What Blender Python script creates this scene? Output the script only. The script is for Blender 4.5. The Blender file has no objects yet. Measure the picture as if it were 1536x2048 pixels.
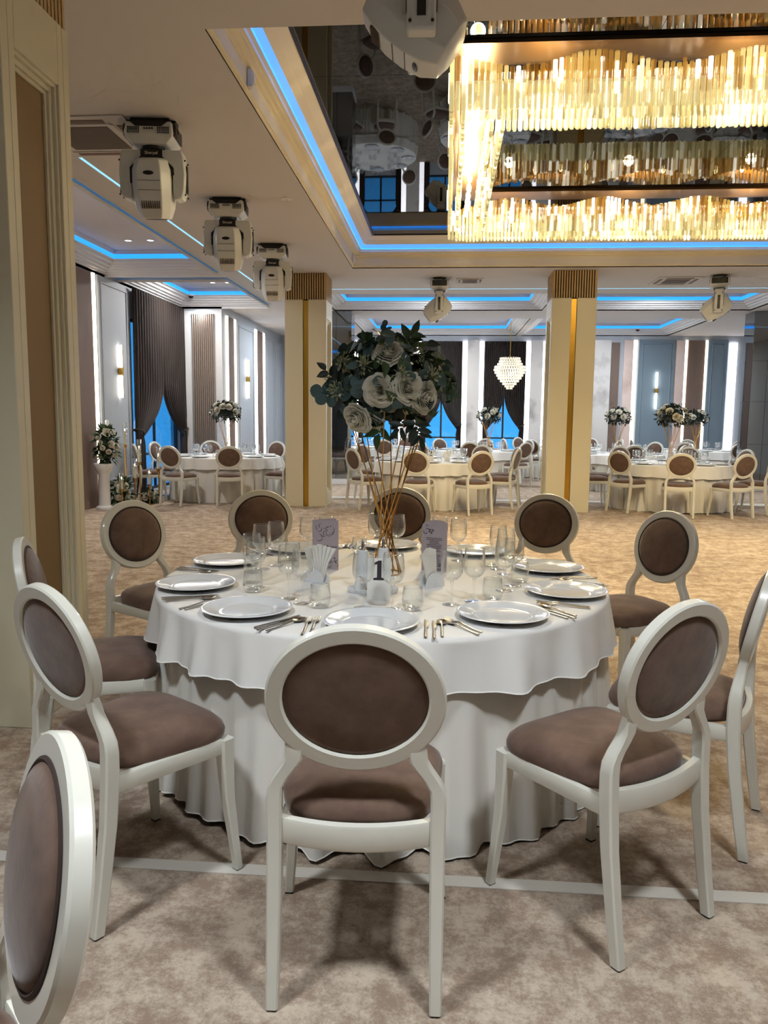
import bpy, math, random
import numpy as np
from mathutils import Vector, Matrix
R = random.Random(7)
PI = math.pi
C = bpy.context.scene.collection
SC = bpy.context.scene

# ------------------------------------------------------------------ camera
FPX, VPX, VPY, ROLL, HCAM = 1540.0, 891.0, 838.0, 0.010, 1.47
_a = Vector(((VPX - 768) / FPX, (1024 - VPY) / FPX, -1.0)).normalized()
_ux, _uy = math.sin(ROLL), math.cos(ROLL)
_u = Vector((_ux, _uy, (_a.x * _ux + _a.y * _uy) / -_a.z)).normalized()
_x = _a.cross(_u)
cam = bpy.data.objects.new('camera', bpy.data.cameras.new('camera'))
C.objects.link(cam)
cam.matrix_world = Matrix.Translation((0, 0, HCAM)) @ Matrix((_x, _a, _u)).to_4x4()
cam.data.sensor_fit = 'VERTICAL'
cam.data.sensor_height = 36.0
cam.data.lens = FPX / 2048 * 36
cam.data.clip_start = 0.05
SC.camera = cam

# ------------------------------------------------------------------ world, exposure, big lights
SC.view_settings.view_transform = 'Standard'
SC.view_settings.look = 'None'
SC.view_settings.gamma = 1.0
SC.view_settings.use_curve_mapping = False
SC.view_settings.exposure = 0.24
SC.cycles.use_denoising = True
SC.cycles.max_bounces = 6
SC.cycles.adaptive_threshold = .08
SC.cycles.adaptive_min_samples = 12
SC.cycles.diffuse_bounces = 3
SC.cycles.glossy_bounces = 3
SC.cycles.transparent_max_bounces = 12
SC.cycles.sample_clamp_indirect = 6.0
SC.cycles.caustics_reflective = False
SC.cycles.caustics_refractive = False

wd = bpy.data.worlds.new('sky')
SC.world = wd
wd.use_nodes = True
wd.node_tree.nodes['Background'].inputs[0].default_value = (0.06, 0.42, 0.95, 1)
wd.node_tree.nodes['Background'].inputs[1].default_value = 1.2

def area(name, loc, size, watts, col, rot=(0, 0, 0), spread=PI):
    d = bpy.data.lights.new(name, 'AREA')
    d.shape = 'RECTANGLE'
    d.size, d.size_y = size
    d.energy = watts
    d.color = col
    d.spread = spread
    o = bpy.data.objects.new(name, d)
    o.location = loc
    o.rotation_euler = rot
    C.objects.link(o)
    return o

WARM = (1.0, 0.81, 0.47)
NEUT = (1.0, 0.96, 0.90)
COOL = (0.88, 0.95, 1.0)
CH = dict(x0=0.0, x1=4.25, y0=5.95, y1=10.05, w=0.40)   # big ring chandelier footprint
cw = CH['w']
cx, cy = (CH['x0'] + CH['x1']) / 2, (CH['y0'] + CH['y1']) / 2
lx, ly = CH['x1'] - CH['x0'], CH['y1'] - CH['y0']
for nm, p, s in (('near', (cx, CH['y0'] + cw / 2, 4.02), (lx - .3, .12)), ('far', (cx, CH['y1'] - cw / 2, 4.02), (lx - .3, .12)),
                 ('port', (CH['x0'] + cw / 2, cy, 4.02), (.12, ly - .9)), ('starboard', (CH['x1'] - cw / 2, cy, 4.02), (.12, ly - .9))):
    area('chandelier_light_' + nm, p, s, 80, WARM)
for k in range(12):     # bulbs hanging between the rod rows, shining sideways too
    side, u = k // 3, (k % 3 + .5) / 3
    px = (CH['x0'] + u * lx, CH['x1'] - cw / 2, CH['x1'] - u * lx, CH['x0'] + cw / 2)[side]
    py = (CH['y0'] + cw / 2, CH['y0'] + u * ly, CH['y1'] - cw / 2, CH['y1'] - u * ly)[side]
    d = bpy.data.lights.new('chandelier_bulb', 'POINT')
    d.energy, d.color, d.shadow_soft_size = 78, WARM, .06
    o = bpy.data.objects.new('chandelier_bulb', d)
    o.location = (px, py, 3.84)
    C.objects.link(o)
# recessed ceiling lights over the first table (their frames are built below)
for x in (-1.45, 1.0):
    area('recessed_light', (x, .75, 3.755), (.36, .36), 37, COOL, spread=math.radians(114))
# aisle downlights, plus unseen area lamps added as ambient fill for the rear hall
for x, y, w in ((-4.6, 9.4, 60), (-4.6, 14.6, 70), (-.2, 15.8, 85), (4.3, 15.8, 85), (-.2, 20.0, 75), (4.2, 20.0, 75), (7.4, 17.5, 50), (-3.4, 18.5, 55), (7.3, 9.0, 60)):
    area('downlight_fill_lamp', (x, y, 4.0 if -5 < x < 6.4 and (y > 14 or x < -3.7) and x != -3.4 else 3.74), (.5, .5), w, COOL if y > 14 and x > -4 else NEUT)

# ------------------------------------------------------------------ materials
def s2l(c):
    return tuple(((v / 255) / 12.92 if v / 255 <= .04045 else ((v / 255 + .055) / 1.055) ** 2.4) for v in c)

def mat(name, rgb, rough=.5, metal=0.0, spec=.5, sheen=0, coat=0, emit=None, estr=0, noise=None, bump=None, alpha=1, sample=True):
    m = bpy.data.materials.new(name)
    m.use_nodes = True
    nt = m.node_tree
    b = nt.nodes['Principled BSDF']
    col = (*s2l(rgb), 1)
    b.inputs['Base Color'].default_value = col
    b.inputs['Roughness'].default_value = rough
    b.inputs['Metallic'].default_value = metal
    b.inputs['Specular IOR Level'].default_value = spec
    if sheen:
        b.inputs['Sheen Weight'].default_value = sheen
        b.inputs['Sheen Roughness'].default_value = .4
    if coat:
        b.inputs['Coat Weight'].default_value = coat
        b.inputs['Coat Roughness'].default_value = .08
    if emit:
        b.inputs['Emission Color'].default_value = (*s2l(emit), 1)
        b.inputs['Emission Strength'].default_value = estr
        if not sample:
            m.cycles.emission_sampling = 'NONE'
    tc = None
    if noise or bump:
        tc = nt.nodes.new('ShaderNodeTexCoord')
    if noise:   # (scale, rgb2, detail, lo, hi)
        n = nt.nodes.new('ShaderNodeTexNoise')
        n.inputs['Scale'].default_value = noise[0]
        n.inputs['Detail'].default_value = noise[2]
        rp = nt.nodes.new('ShaderNodeValToRGB')
        rp.color_ramp.elements[0].position = noise[3]
        rp.color_ramp.elements[1].position = noise[4]
        rp.color_ramp.elements[0].color = col
        rp.color_ramp.elements[1].color = (*s2l(noise[1]), 1)
        nt.links.new(tc.outputs['Object'], n.inputs['Vector'])
        nt.links.new(n.outputs['Fac'], rp.inputs['Fac'])
        nt.links.new(rp.outputs['Color'], b.inputs['Base Color'])
    if bump:    # (scale, strength, distance)
        n2 = nt.nodes.new('ShaderNodeTexNoise')
        n2.inputs['Scale'].default_value = bump[0]
        n2.inputs['Detail'].default_value = 3
        bp = nt.nodes.new('ShaderNodeBump')
        bp.inputs['Strength'].default_value = bump[1]
        bp.inputs['Distance'].default_value = bump[2]
        nt.links.new(tc.outputs['Object'], n2.inputs['Vector'])
        nt.links.new(n2.outputs['Fac'], bp.inputs['Height'])
        nt.links.new(bp.outputs['Normal'], b.inputs['Normal'])
    return m

def glass_mat(name, tint, gloss_rgb=(255, 255, 255), lo=.03, hi=.9):
    m = bpy.data.materials.new(name)
    m.use_nodes = True
    nt = m.node_tree
    nt.nodes.clear()
    out = nt.nodes.new('ShaderNodeOutputMaterial')
    mx = nt.nodes.new('ShaderNodeMixShader')
    tr = nt.nodes.new('ShaderNodeBsdfTransparent')
    gl = nt.nodes.new('ShaderNodeBsdfGlossy')
    lw = nt.nodes.new('ShaderNodeLayerWeight')
    mr = nt.nodes.new('ShaderNodeMapRange')
    lw.inputs['Blend'].default_value = .35
    mr.inputs['To Min'].default_value = lo
    mr.inputs['To Max'].default_value = hi
    tr.inputs['Color'].default_value = (*s2l(tint), 1)
    gl.inputs['Color'].default_value = (*s2l(gloss_rgb), 1)
    gl.inputs['Roughness'].default_value = .03
    lw.inputs['Blend'].default_value = .5
    pw = nt.nodes.new('ShaderNodeMath')
    pw.operation = 'POWER'
    pw.inputs[1].default_value = 2.1
    nt.links.new(lw.outputs['Facing'], pw.inputs[0])
    nt.links.new(pw.outputs[0], mr.inputs['Value'])
    nt.links.new(mr.outputs['Result'], mx.inputs['Fac'])
    nt.links.new(tr.outputs[0], mx.inputs[1])
    nt.links.new(gl.outputs[0], mx.inputs[2])
    nt.links.new(mx.outputs[0], out.inputs[0])
    return m

M = {}
M['lacquer'] = mat('chair_lacquer', (216, 214, 203), .28, coat=.3)
M['velvet'] = mat('brown_velvet', (98, 77, 66), .85, sheen=.3, spec=.2, noise=(16, (116, 93, 80), 6, .35, .7), bump=(60, .15, .004))
M['piping'] = mat('dark_piping', (58, 44, 38), .8)
M['rubber'] = mat('black_rubber', (20, 20, 20), .7)
M['cloth'] = mat('white_cloth', (236, 234, 230), .8, spec=.2, bump=(350, .08, .001))
M['cloth2'] = mat('ivory_skirt_cloth', (232, 229, 222), .82, spec=.2, bump=(350, .08, .001))
M['china'] = mat('white_china', (228, 231, 234), .12, coat=.5)
M['steel'] = mat('steel', (190, 186, 180), .2, 1)
M['chrome'] = mat('chrome', (225, 225, 228), .08, 1)
M['gold'] = mat('gold_wire', (206, 160, 92), .28, 1)
M['brass'] = mat('brushed_gold', (214, 170, 74), .32, 1)
M['glass'] = glass_mat('clear_glass', (253, 254, 254), lo=.045, hi=1.0)
M['pane'] = glass_mat('window_glass', (235, 244, 250), lo=.05, hi=.6)
M['paper'] = mat('lilac_card', (176, 164, 171), .7)
M['white_paper'] = mat('white_paper', (240, 238, 232), .8)
M['ink'] = mat('dark_ink', (52, 44, 54), .7)
M['black'] = mat('black_plastic', (14, 14, 15), .35)
M['ledhead'] = mat('white_plastic', (214, 216, 214), .35)
M['cream'] = mat('cream_panel', (222, 214, 186), .42)
M['bronze'] = mat('bronze_panel', (138, 110, 72), .55, .15)
M['slat'] = mat('light_oak_slat', (196, 166, 116), .5)
M['slatback'] = mat('dark_slat_gap', (44, 30, 16), .8)
M['plaster'] = mat('ceiling_plaster', (210, 207, 206), .85, spec=.2)
M['moulding'] = mat('ivory_moulding', (236, 227, 200), .5)
M['crown'] = mat('white_crown', (222, 222, 224), .55)
M['wall'] = mat('grey_wall_paint', (176, 182, 190), .6)
M['wall_blue'] = mat('slate_wall_paint', (120, 138, 152), .55)
M['wall_brown'] = mat('taupe_wall', (118, 98, 88), .7)
M['marble'] = mat('veined_marble', (214, 210, 208), .2, noise=(1.1, (150, 146, 146), 9, .56, .72))
M['pink_marble'] = mat('pink_marble', (226, 204, 196), .25, noise=(1.3, (196, 170, 162), 8, .55, .75))
M['flute'] = mat('taupe_flute', (142, 126, 116), .6)
M['curtain'] = mat('brown_curtain', (42, 31, 27), .85, sheen=.12)
M['frame'] = mat('black_window_frame', (30, 32, 36), .4)
M['mirror'] = mat('smoked_mirror', (5, 5, 6), .015, 0, .16)
M['mirror2'] = mat('pillar_mirror', (150, 156, 162), .03, 1)
M['led_blue'] = mat('blue_led', (40, 120, 200), .5, emit=(40, 150, 250), estr=1.25)
M['led_cove'] = mat('cove_led', (40, 120, 200), .5, emit=(36, 140, 255), estr=2.5)
M['cove_glow'] = mat('soft_blue_cove_glow', (120, 170, 220), .6, emit=(74, 160, 248), estr=.8)  # emission stands in for blue LED light falling on the cove
M['led_ice'] = mat('ice_led', (150, 210, 240), .5, emit=(130, 208, 250), estr=1.0)
M['led_warm'] = mat('warm_led', (240, 230, 210), .5, emit=(255, 240, 214), estr=4.0)
M['led_white'] = mat('white_led', (240, 240, 240), .5, emit=(246, 246, 255), estr=4.0)
M['bulb'] = mat('lamp_bulb', (255, 240, 200), .5, emit=(255, 226, 160), estr=16, sample=False)
M['grille'] = mat('dark_grille', (92, 80, 70), .7)
M['petal'] = mat('ivory_petal', (240, 236, 222), .7, spec=.2)
M['petal_in'] = mat('cream_petal', (222, 206, 168), .7, spec=.2)
M['euca'] = mat('eucalyptus', (72, 96, 94), .6)
M['leaf'] = mat('green_leaf', (58, 84, 40), .45, noise=(14, (36, 58, 28), 2, .3, .7))
M['leafdark'] = mat('dark_leaf', (34, 46, 38), .45)
M['sprig'] = mat('pale_sprig', (168, 172, 132), .7)
M['candle'] = mat('ivory_candle', (244, 232, 204), .6)
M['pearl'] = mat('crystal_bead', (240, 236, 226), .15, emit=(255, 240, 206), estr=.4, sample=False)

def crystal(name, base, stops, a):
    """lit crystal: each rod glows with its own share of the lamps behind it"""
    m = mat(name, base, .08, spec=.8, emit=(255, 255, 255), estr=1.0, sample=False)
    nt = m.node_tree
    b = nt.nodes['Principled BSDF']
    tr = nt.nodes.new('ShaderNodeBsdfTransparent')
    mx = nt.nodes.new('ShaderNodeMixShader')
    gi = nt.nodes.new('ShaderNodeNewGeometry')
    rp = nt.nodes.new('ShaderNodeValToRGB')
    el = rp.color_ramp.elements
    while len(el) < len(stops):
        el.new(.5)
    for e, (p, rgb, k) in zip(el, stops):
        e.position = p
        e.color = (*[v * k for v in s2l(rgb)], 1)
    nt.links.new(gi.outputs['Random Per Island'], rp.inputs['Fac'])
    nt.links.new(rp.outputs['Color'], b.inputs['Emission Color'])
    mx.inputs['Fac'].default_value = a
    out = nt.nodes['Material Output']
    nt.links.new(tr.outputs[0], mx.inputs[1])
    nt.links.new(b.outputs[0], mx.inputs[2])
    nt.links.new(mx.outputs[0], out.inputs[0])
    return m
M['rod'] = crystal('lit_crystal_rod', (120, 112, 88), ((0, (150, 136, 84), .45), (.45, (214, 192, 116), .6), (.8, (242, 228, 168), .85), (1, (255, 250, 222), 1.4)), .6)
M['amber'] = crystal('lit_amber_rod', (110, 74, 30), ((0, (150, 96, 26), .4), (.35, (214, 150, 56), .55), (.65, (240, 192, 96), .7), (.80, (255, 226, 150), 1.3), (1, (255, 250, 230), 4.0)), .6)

def carpet():
    m = mat('mottled_carpet', (150, 130, 112), .95, spec=.1)
    nt = m.node_tree
    b = nt.nodes['Principled BSDF']
    tc = nt.nodes.new('ShaderNodeTexCoord')
    def nz(scale, det, rough, mp=None):
        n = nt.nodes.new('ShaderNodeTexNoise')
        n.inputs['Scale'].default_value = scale
        n.inputs['Detail'].default_value = det
        n.inputs['Roughness'].default_value = rough
        nt.links.new(tc.outputs['Object'], n.inputs['Vector'])
        return n
    n1, n2, n3 = nz(6.5, 14, .88), nz(.8, 5, .65), nz(240, 2, .6)
    rp = nt.nodes.new('ShaderNodeValToRGB')
    rp.color_ramp.elements[0].position = .445
    rp.color_ramp.elements[1].position = .565
    rp.color_ramp.elements[0].color = (*s2l((150, 130, 114)), 1)
    rp.color_ramp.elements[1].color = (*s2l((198, 182, 164)), 1)
    nt.links.new(n1.outputs['Fac'], rp.inputs['Fac'])
    mx = nt.nodes.new('ShaderNodeMix')
    mx.data_type = 'RGBA'
    mx.blend_type = 'MULTIPLY'
    mx.inputs['Factor'].default_value = .5
    r2 = nt.nodes.new('ShaderNodeValToRGB')
    r2.color_ramp.elements[0].position, r2.color_ramp.elements[1].position = .35, .65
    r2.color_ramp.elements[0].color = (.72, .70, .68, 1)
    r2.color_ramp.elements[1].color = (1, 1, 1, 1)
    nt.links.new(n2.outputs['Fac'], r2.inputs['Fac'])
    nt.links.new(rp.outputs['Color'], mx.inputs['A'])
    nt.links.new(r2.outputs['Color'], mx.inputs['B'])
    nt.links.new(mx.outputs['Result'], b.inputs['Base Color'])
    bp = nt.nodes.new('ShaderNodeBump')
    bp.inputs['Strength'].default_value = .5
    bp.inputs['Distance'].default_value = .004
    nt.links.new(n3.outputs['Fac'], bp.inputs['Height'])
    nt.links.new(bp.outputs['Normal'], b.inputs['Normal'])
    return m
M['carpet'] = carpet()
M['carpet_strip'] = mat('pale_carpet_strip', (206, 200, 190), .95, spec=.1, bump=(240, .5, .004))

# ------------------------------------------------------------------ mesh helpers
class MB:
    def __init__(s):
        s.v, s.f = [], []
    def add(s, v, f):
        n = len(s.v)
        s.v += [tuple(p) for p in v]
        s.f += [tuple(i + n for i in q) for q in f]
        return s
    def box(s, x0, x1, y0, y1, z0, z1):
        v = [(x, y, z) for z in (z0, z1) for y in (y0, y1) for x in (x0, x1)]
        return s.add(v, [(0, 2, 3, 1), (4, 5, 7, 6), (0, 1, 5, 4), (2, 6, 7, 3), (0, 4, 6, 2), (1, 3, 7, 5)])
    def loft(s, rings, closed=False, cap=True):
        n = len(rings[0])
        v = [p for r in rings for p in r]
        f = []
        m = len(rings)
        for i in range(m if closed else m - 1):
            j = (i + 1) % m
            for k in range(n):
                l = (k + 1) % n
                f.append((i * n + k, i * n + l, j * n + l, j * n + k))
        if cap and not closed:
            f.append(tuple(reversed(range(n))))
            f.append(tuple((m - 1) * n + k for k in range(n)))
        return s.add(v, f)
    def lathe(s, prof, n=24, c=(0, 0, 0)):
        rings = [[(c[0] + r * math.cos(2 * PI * k / n), c[1] + r * math.sin(2 * PI * k / n), c[2] + z) for k in range(n)] for r, z in prof]
        return s.loft(rings, cap=False)
    def tube(s, pts, r, n=6, closed=False):
        pts = [Vector(p) for p in pts]
        m = len(pts)
        rr = r if isinstance(r, (list, tuple)) else [r] * m
        rings = []
        ref = Vector((0, 0, 1))
        d0 = (pts[1] - pts[0]).normalized()
        if abs(d0.z) > .9:
            ref = Vector((0, 1, 0))
        for i, p in enumerate(pts):
            if closed:
                d = pts[(i + 1) % m] - pts[i - 1]
            else:
                d = pts[min(i + 1, m - 1)] - pts[max(i - 1, 0)]
            d.normalize()
            a = ref - d * ref.dot(d)
            if a.length < 1e-4:
                a = Vector((1, 0, 0))
            a.normalize()
            ref = a
            b = d.cross(a)
            rings.append([p + rr[i] * (math.cos(2 * PI * k / n) * a + math.sin(2 * PI * k / n) * b) for k in range(n)])
        return s.loft(rings, closed=closed)
    def grid(s, P, closed_u=False):
        nu, nv = len(P), len(P[0])
        v = [q for r in P for q in r]
        f = []
        for i in range(nu if closed_u else nu - 1):
            for j in range(nv - 1):
                k = (i + 1) % nu
                f.append((i * nv + j, k * nv + j, k * nv + j + 1, i * nv + j + 1))
        return s.add(v, f)
    def prism(s, poly, y0, y1):     # polygon in x,z extruded along y
        n = len(poly)
        v = [(x, y0, z) for x, z in poly] + [(x, y1, z) for x, z in poly]
        f = [tuple(range(n)), tuple(reversed(range(n, 2 * n)))]
        f += [(i, i + n, (i + 1) % n + n, (i + 1) % n) for i in range(n)]
        return s.add(v, f)
    def sphere(s, c, r, nu=10, nv=6):
        sx, sy, sz = r if isinstance(r, (tuple, list)) else (r, r, r)
        P = [[(c[0] + sx * math.sin(PI * j / nv) * math.cos(2 * PI * i / nu), c[1] + sy * math.sin(PI * j / nv) * math.sin(2 * PI * i / nu), c[2] - sz * math.cos(PI * j / nv)) for j in range(nv + 1)] for i in range(nu)]
        return s.grid(P, True)
    def xf(s, mtx, start=0):
        for i in range(start, len(s.v)):
            s.v[i] = tuple(mtx @ Vector(s.v[i]))
        return s
    def mesh(s, name, m, ang=40):
        me = bpy.data.meshes.new(name)
        me.from_pydata(s.v, [], s.f)
        me.polygons.foreach_set('use_smooth', [True] * len(me.polygons))
        me.update()
        me.set_sharp_from_angle(angle=math.radians(ang))
        if m:
            me.materials.append(M[m] if isinstance(m, str) else m)
        return me
    def build(s, name, m, parent=None, ang=40, bevel=0):
        o = obj(name, s.mesh(name, m, ang), parent)
        if bevel:
            b = o.modifiers.new('bevel', 'BEVEL')
            b.width = bevel
            b.segments = 2
            b.limit_method = 'ANGLE'
        return o

def obj(name, me, parent=None, mtx=None):
    o = bpy.data.objects.new(name, me)
    C.objects.link(o)
    if parent is not None:
        o.parent = parent
    if mtx is not None:
        o.matrix_local = mtx
    return o

def tag(o, label=None, cat=None, group=None, kind=None):
    if label: o['label'] = label
    if cat: o['category'] = cat
    if group: o['group'] = group
    if kind: o['kind'] = kind
    return o

def empty(name, loc=(0, 0, 0), rz=0, label=None, cat=None, group=None):
    o = obj(name, None)
    o.empty_display_size = .05
    o.location = loc
    o.rotation_euler = (0, 0, rz)
    return tag(o, label, cat, group)

KIDS = {}
def copy_tree(o, parent=None, skip=()):
    c = o.copy()
    C.objects.link(c)
    c.parent = parent
    for ch in o.children:
        if ch.name.split('.')[0] not in skip:
            copy_tree(ch, c, skip)
    return c

def struct(o, label=None, cat=None):
    return tag(o, label, cat, kind='structure')

def boxobj(name, b, m, parent=None, bevel=0):
    return MB().box(*b).build(name, m, parent, bevel=bevel)

def rrect(hx, hy, ch):
    return [(hx, -hy + ch), (hx, hy - ch), (hx - ch, hy), (-hx + ch, hy), (-hx, hy - ch), (-hx, -hy + ch), (-hx + ch, -hy), (hx - ch, -hy)]

def holes_rects(u0, u1, v0, v1, holes):
    us = sorted({u0, u1, *[h[0] for h in holes], *[h[1] for h in holes]})
    vs = sorted({v0, v1, *[h[2] for h in holes], *[h[3] for h in holes]})
    out = []
    for i in range(len(us) - 1):
        for j in range(len(vs) - 1):
            a, b = (us[i] + us[i + 1]) / 2, (vs[j] + vs[j + 1]) / 2
            if not any(h[0] < a < h[1] and h[2] < b < h[3] for h in holes):
                out.append((us[i], us[i + 1], vs[j], vs[j + 1]))
    return out

def text_mesh(txt, size, m, depth=.0006, bold=False):
    cu = bpy.data.curves.new('lettering', 'FONT')
    cu.body = txt
    cu.size = size
    cu.align_x = 'CENTER'
    cu.align_y = 'CENTER'
    cu.extrude = depth
    if bold:
        cu.offset = size * .02
    o = bpy.data.objects.new('lettering', cu)
    C.objects.link(o)
    dg = bpy.context.evaluated_depsgraph_get()
    me = bpy.data.meshes.new_from_object(o.evaluated_get(dg))
    bpy.data.objects.remove(o)
    me.materials.clear()
    me.materials.append(M[m])
    return me

# ================================================================== STRUCTURE
ZC = 3.78
X0, X1, Y0, Y1 = -5.6, 9.0, -4.0, 22.0
YJ, XJ = 16.15, -4.7
struct(boxobj('floor', (X0 - .2, X1 + .2, Y0 - .2, Y1 + .2, -.1, 0), 'carpet'), 'mottled beige brown carpet floor of the hall', 'floor')
struct(boxobj('trim_1', (X0, X1, 2.288, 2.345, 0, .003), 'carpet_strip'), 'narrow pale carpet strip running under the round table', 'carpet strip')
struct(boxobj('trim_2', (X0, X1, 14.0, 14.35, 0, .003), 'carpet_strip'), 'pale carpet band behind the two cream columns', 'carpet strip')

COF = [  # x0,x1,y0,y1
    (-1.487, 5.70, 4.84, 12.27), (-5.6, -3.69, 4.0, 12.55), (-5.6, -3.69, 13.0, YJ),
    (-2.45, 2.0, 14.75, 17.0), (2.5, 6.3, 14.75, 17.0), (-2.25, 1.9, 18.3, 22.0), (2.05, 6.0, 18.3, 22.0)]
cb = MB()
for r in holes_rects(X0, X1, Y0, Y1, COF):
    cb.box(r[0], r[1], r[2], r[3], ZC, ZC + .9)
struct(cb.build('ceiling', 'plaster'), 'beige plaster ceiling with coffers and recessed light lines', 'ceiling')
ceil = bpy.data.objects['ceiling']

def ring_rect(c, inset, z):
    x0, x1, y0, y1 = c
    i = inset
    return [(x0 + i, y0 + i, z), (x1 - i, y0 + i, z), (x1 - i, y1 - i, z), (x0 + i, y1 - i, z)]

def coffer(n, c, prof, led, top, label, m='crown', topm='plaster', ledm='led_blue', panels=None):
    b = MB()
    rings = [ring_rect(c, i, z) for i, z in prof]
    for a, d in zip(rings, rings[1:]):
        b.loft([a, d], cap=False)
    t = struct(b.build('trim_%d' % n, m, ang=20), label, 'ceiling coffer')
    l = MB()
    l.loft([ring_rect(c, *led[0]), ring_rect(c, *led[1])], cap=False)
    l.build('led_strip', ledm, t)
    if ledm == 'led_cove':
        MB().loft([ring_rect(c, .144, ZC + .2655), ring_rect(c, .196, ZC + .3165)], cap=False).build('cove_glow_band', 'cove_glow', t)  # added glowing band imitates the LED light spreading up the cove
    i, z = prof[-1]
    x0, x1, y0, y1 = c[0] + i, c[1] - i, c[2] + i, c[3] - i
    if panels:
        nx, ny = panels
        fr = MB()
        for a, d in (((0, z - .004), (.035, z - .012)), ((.035, z - .012), (.04, z))):
            fr.loft([[(x0 + a[0], y0 + a[0], a[1]), (x1 - a[0], y0 + a[0], a[1]), (x1 - a[0], y1 - a[0], a[1]), (x0 + a[0], y1 - a[0], a[1])],
                     [(x0 + d[0], y0 + d[0], d[1]), (x1 - d[0], y0 + d[0], d[1]), (x1 - d[0], y1 - d[0], d[1]), (x0 + d[0], y1 - d[0], d[1])]], cap=False)
        fr.build('black_frame', 'black', t)
        boxobj('backing', (x0 - .05, x1 + .05, y0 - .05, y1 + .05, z + .012, z + .03), 'black', t)
        px, py = (x1 - x0) / nx, (y1 - y0) / ny
        for a in range(nx):
            for d in range(ny):
                boxobj('mirror_panel', (x0 + a * px + .002, x0 + (a + 1) * px - .002, y0 + d * py + .002, y0 + (d + 1) * py - .002, z, z + .01), 'mirror', t)
    else:
        boxobj('coffer_panel', (x0 - .02, x1 + .02, y0 - .02, y1 + .02, z, z + .03), topm, t)
    return t

ZM = 4.2
coffer(3, COF[0], [(0, ZC), (0, ZC + .012), (.014, ZC + .016), (.014, ZC + .026), (.03, ZC + .03), (.03, ZC + .16), (.055, ZC + .165), (.055, ZC + .19), (.09, ZC + .195), (.09, ZC + .215),
                   (.115, ZC + .22), (.115, ZC + .255), (.14, ZC + .26), (.14, ZC + .262), (.25, ZC + .37), (.30, ZC + .40), (.33, ZM)],
       ((.143, ZC + .268), (.158, ZC + .253)), ZM, 'large ivory moulded ceiling coffer lined with smoked mirror above chandelier', 'moulding', ledm='led_cove', panels=(5, 5))
stepp = [(0, ZC - .07), (0, ZC - .03), (.03, ZC - .03), (.03, ZC), (.08, ZC), (.08, ZC + .035), (.13, ZC + .035), (.13, ZC + .07), (.18, ZC + .07), (.18, ZC + .11), (.24, ZC + .12), (.24, ZC + .16), (.30, ZC + .16), (.30, ZC + .30)]
step2 = [(0, ZC), (0, ZC + .02), (.05, ZC + .02), (.05, ZC + .05), (.11, ZC + .05), (.11, ZC + .085), (.17, ZC + .085), (.17, ZC + .12), (.24, ZC + .12), (.24, ZC + .16), (.30, ZC + .16), (.30, ZC + .30)]
for n, (i, lab) in enumerate(((1, 'long blue lit coffer over the side aisle before the flower display'), (2, 'blue lit coffer over the table by the curtained side window'),
                              (3, 'blue lit rear coffer behind the hanging stage light'), (4, 'blue lit rear coffer between cream column and mirrored pillar'),
                              (5, 'blue lit coffer in front of the crystal pendant'), (6, 'blue lit coffer before the slate panels on rear wall'))):
    coffer(4 + n, COF[i], stepp if i < 3 else step2, ((.303, ZC + .165), (.303, ZC + .235)), 0, lab)
# thin light lines let into the ceiling
def ledline(b):
    boxobj('led_line', b, 'led_ice', ceil)
ledline((-3.345, -3.318, 3.0, 14.2, ZC - .003, ZC + .002))
ledline((-3.345, 8.5, 14.18, 14.205, ZC - .003, ZC + .002))

# ---- walls
def wall(name, axis, pos, u0, u1, holes, m, label, out):
    b = MB()
    for r in holes_rects(u0, u1, 0, ZC + .4, holes):
        a, d = sorted((pos, pos + out * .2))
        if axis == 'x':
            b.box(a, d, r[0], r[1], r[2], r[3])
        else:
            b.box(r[0], r[1], a, d, r[2], r[3])
    return struct(b.build(name, m), label, 'wall')

WINL = (13.55, 16.0, .06, 3.2)
WINB = [(-2.45, -1.35, .3, 3.3), (-.68, .42, .3, 3.3), (1.06, 2.16, .3, 3.3), (2.8, 3.9, .3, 3.3)]
wl = wall('wall_left', 'x', X0, Y0, YJ + .2, [WINL], 'wall', 'long grey panelled side wall with curtained window', -1)
wj = wall('wall_left_return', 'y', YJ, X0, XJ, [], 'wall', 'short return wall with fluted and marble panels', 1)
wl2 = wall('wall_left_rear', 'x', XJ, YJ + .2, Y1, [], 'wall', 'rear side wall with vertical light strips and sconce', -1)
wb = wall('wall_back', 'y', Y1, XJ - .2, X1, WINB, 'wall', 'rear wall of marble pilasters light strips and curtained windows', 1)
wr = wall('wall_right', 'x', X1, Y0, Y1, [], 'wall', 'plain grey side wall of the hall', 1)
wf = wall('wall_front', 'y', Y0, X0, X1, [], 'wall', 'plain grey wall behind the first table', -1)

def wbox(w, name, axis, pos, u0, u1, z0, z1, t, m, out, bevel=0):
    a, d = sorted((pos, pos + out * t))
    return boxobj(name, (a, d, u0, u1, z0, z1) if axis == 'x' else (u0, u1, a, d, z0, z1), m, w, bevel)

def panel(w, axis, pos, u0, u1, z0, z1, out, m, t=.03):
    wbox(w, 'panel', axis, pos, u0, u1, z0, z1, t, m, out)
    e = .09
    q = pos + out * t
    for (a, b, c, d) in ((u0 + e, u1 - e, z1 - e - .03, z1 - e), (u0 + e, u1 - e, z0 + e, z0 + e + .03), (u0 + e, u0 + e + .03, z0 + e + .03, z1 - e - .03), (u1 - e - .03, u1 - e, z0 + e + .03, z1 - e - .03)):
        wbox(w, 'panel_moulding', axis, q, a, b, c, d, .018, m, out, .006)

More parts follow.
